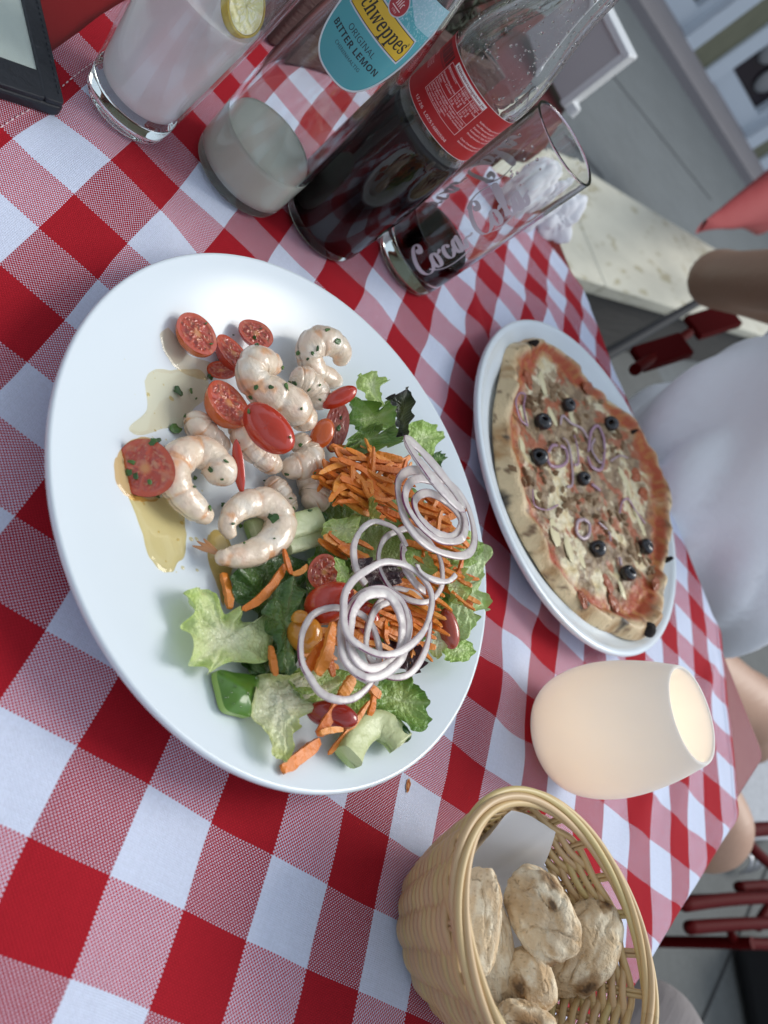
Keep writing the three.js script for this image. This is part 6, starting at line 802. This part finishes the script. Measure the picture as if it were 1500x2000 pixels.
  const lump = (x, y, ra, rb, hh, rot, seed, mat, name) => { const o = land(x, y); if (!o) return; const A = metres(o, ra), B = metres(o, rb), gg = grid(22, 12, (s, t) => { const th = s * 6.2832, ph = t * (Math.PI / 2 + 0.25) - 0.25, d = V(Math.cos(ph) * Math.cos(th), Math.sin(ph), Math.cos(ph) * Math.sin(th)), k = 1 + (name === 'burnt_blister' ? 0.2 : 0.45) * fbm(d.x * 2 + seed, d.y * 2, d.z * 2, 3); return V(d.x * A * k, d.y * hh * k, d.z * B * k); }, { closeU: true }); const O = orient(o, rot, [0.2, 0.3, 1]), X = O.X.setY(0).normalize(); gg.applyMatrix4(basis(X, V(0, 1, 0), V().crossVectors(X, V(0, 1, 0)), o)); part(name, outward(world(gg)), mat, pz); };
  for (let i = 0; i < 150; i++) { const cl = [[560, 700, 150, 120], [420, 880, 130, 80], [700, 780, 130, 130], [760, 560, 120, 80], [880, 720, 70, 90], [560, 1060, 130, 90], [700, 1060, 110, 80], [860, 1180, 110, 100], [960, 1330, 90, 100], [1040, 1400, 70, 90], [430, 480, 60, 60], [540, 420, 60, 60]][i % 12], a = r() * 6.28, q = Math.sqrt(r()); lump(...z7(cl[0] + cl[2] * q * Math.cos(a), cl[1] + cl[3] * q * Math.sin(a)), 4 + 9 * r(), 2.5 + 4 * r(), 0.0014 + 0.002 * r(), r() * 180, i, tunaM[i % 3], 'tuna_flake'); }
  for (let i = 0; i < 14; i++) { const k = [[360, 560], [470, 380], [520, 560], [640, 590], [350, 740], [440, 1040], [540, 1240], [620, 1330], [700, 1420], [930, 900], [960, 980], [1010, 1130], [1040, 1210], [930, 1580], [990, 1620], [840, 1080], [590, 1060], [760, 1500], [480, 660], [680, 470], [900, 640], [1060, 1560], [470, 1000], [560, 1180], [880, 1000], [820, 1400]][i]; lump(...z7(...k), 20 + 12 * r(), 9 + 7 * r(), 0.0006 + 0.0005 * r(), 60 + 40 * r(), i + 200, cheeseM, 'cheese_pool'); }
  for (const [x, y, a, b, s] of [[840, 1530, 22, 14, 1], [1010, 900, 16, 30, 2], [1050, 1010, 14, 26, 3], [880, 1650, 20, 16, 4], [1120, 1530, 12, 20, 5], [380, 350, 22, 14, 6], [700, 1620, 18, 12, 7], [730, 400, 14, 22, 8]]) lump(...z7(x, y), a, b, 0.0022, 60, s + 300, phys({ color: lin(0.47, 0.11, 0.03), roughness: 0.4, clearcoat: 0.4, clearcoatRoughness: 0.2, bumpMap: again(grainTex, 2), bumpScale: 0.0016 }), 'tomato_sauce');
  for (const [x, y, a, b] of [[1075, 1795, 17, 15], [1195, 1530, 12, 12], [1183, 1392, 5, 6], [1165, 1745, 6, 6], [412, 152, 11, 5], [985, 660, 4, 4]]) lump(...z7(x, y), a, b, 0.006, 0, x, std({ color: lin(0.018, 0.013, 0.011), roughness: 0.9, bumpMap: again(grainTex, 2), bumpScale: 0.0015 }), 'burnt_blister');
  // onion on the pizza
  const loop = (q, w, sd) => { const P = q.map(([x, y]) => land(...z7(x, y))).filter((p) => p).map((p) => p.add(V(0, 0.0018, 0))); part('onion_strip', limb(P, [w], { n: 60, seg: 10, flat: 0.7, shape: (t, phi) => 1 + 0.2 * fbm(t * 10 + sd, phi) }), onPizza[sd % 2], pz); };
  const onPizza = [phys({ color: lin(0.46, 0.27, 0.38), roughness: 0.3, clearcoat: 0.4, transmission: 0.15, thickness: 0 }), phys({ color: lin(0.56, 0.42, 0.48), roughness: 0.3, clearcoat: 0.4, transmission: 0.2, thickness: 0 })];
  loop([[375, 630], [330, 590], [305, 500], [330, 440], [358, 450], [350, 520], [375, 640]], 0.0009, 0); loop([[560, 620], [575, 570], [620, 610], [690, 650], [720, 700]], 0.0011, 1); loop([[490, 780], [520, 740], [590, 760], [600, 820], [560, 860], [500, 850], [480, 800]], 0.0014, 2); loop([[575, 700], [600, 720], [620, 800], [630, 960], [600, 980]], 0.0012, 3); loop([[720, 780], [740, 660], [780, 630], [810, 700], [810, 830], [790, 880], [740, 860], [715, 800]], 0.0015, 4); loop([[760, 700], [740, 760], [780, 830], [800, 840]], 0.0012, 5); loop([[640, 680], [660, 760], [660, 850], [640, 850]], 0.001, 6); loop([[690, 1160], [725, 1190], [725, 1250], [690, 1275], [655, 1240], [660, 1180], [690, 1165]], 0.0015, 7); loop([[900, 1130], [920, 1060], [955, 1050], [990, 1110], [1050, 1190]], 0.001, 8); loop([[780, 1180], [840, 1240], [850, 1290]], 0.001, 9); loop([[400, 990], [410, 1080], [480, 1110], [550, 1080]], 0.0007, 10); loop([[850, 830], [900, 800], [950, 810]], 0.0008, 11); loop([[740, 960], [790, 1000]], 0.0014, 12); loop([[900, 1380], [910, 1430]], 0.0016, 13);
}
scene.traverse((o) => { if (o.isMesh) { o.castShadow = true; o.receiveShadow = true; } });
renderer.render(scene, camera);
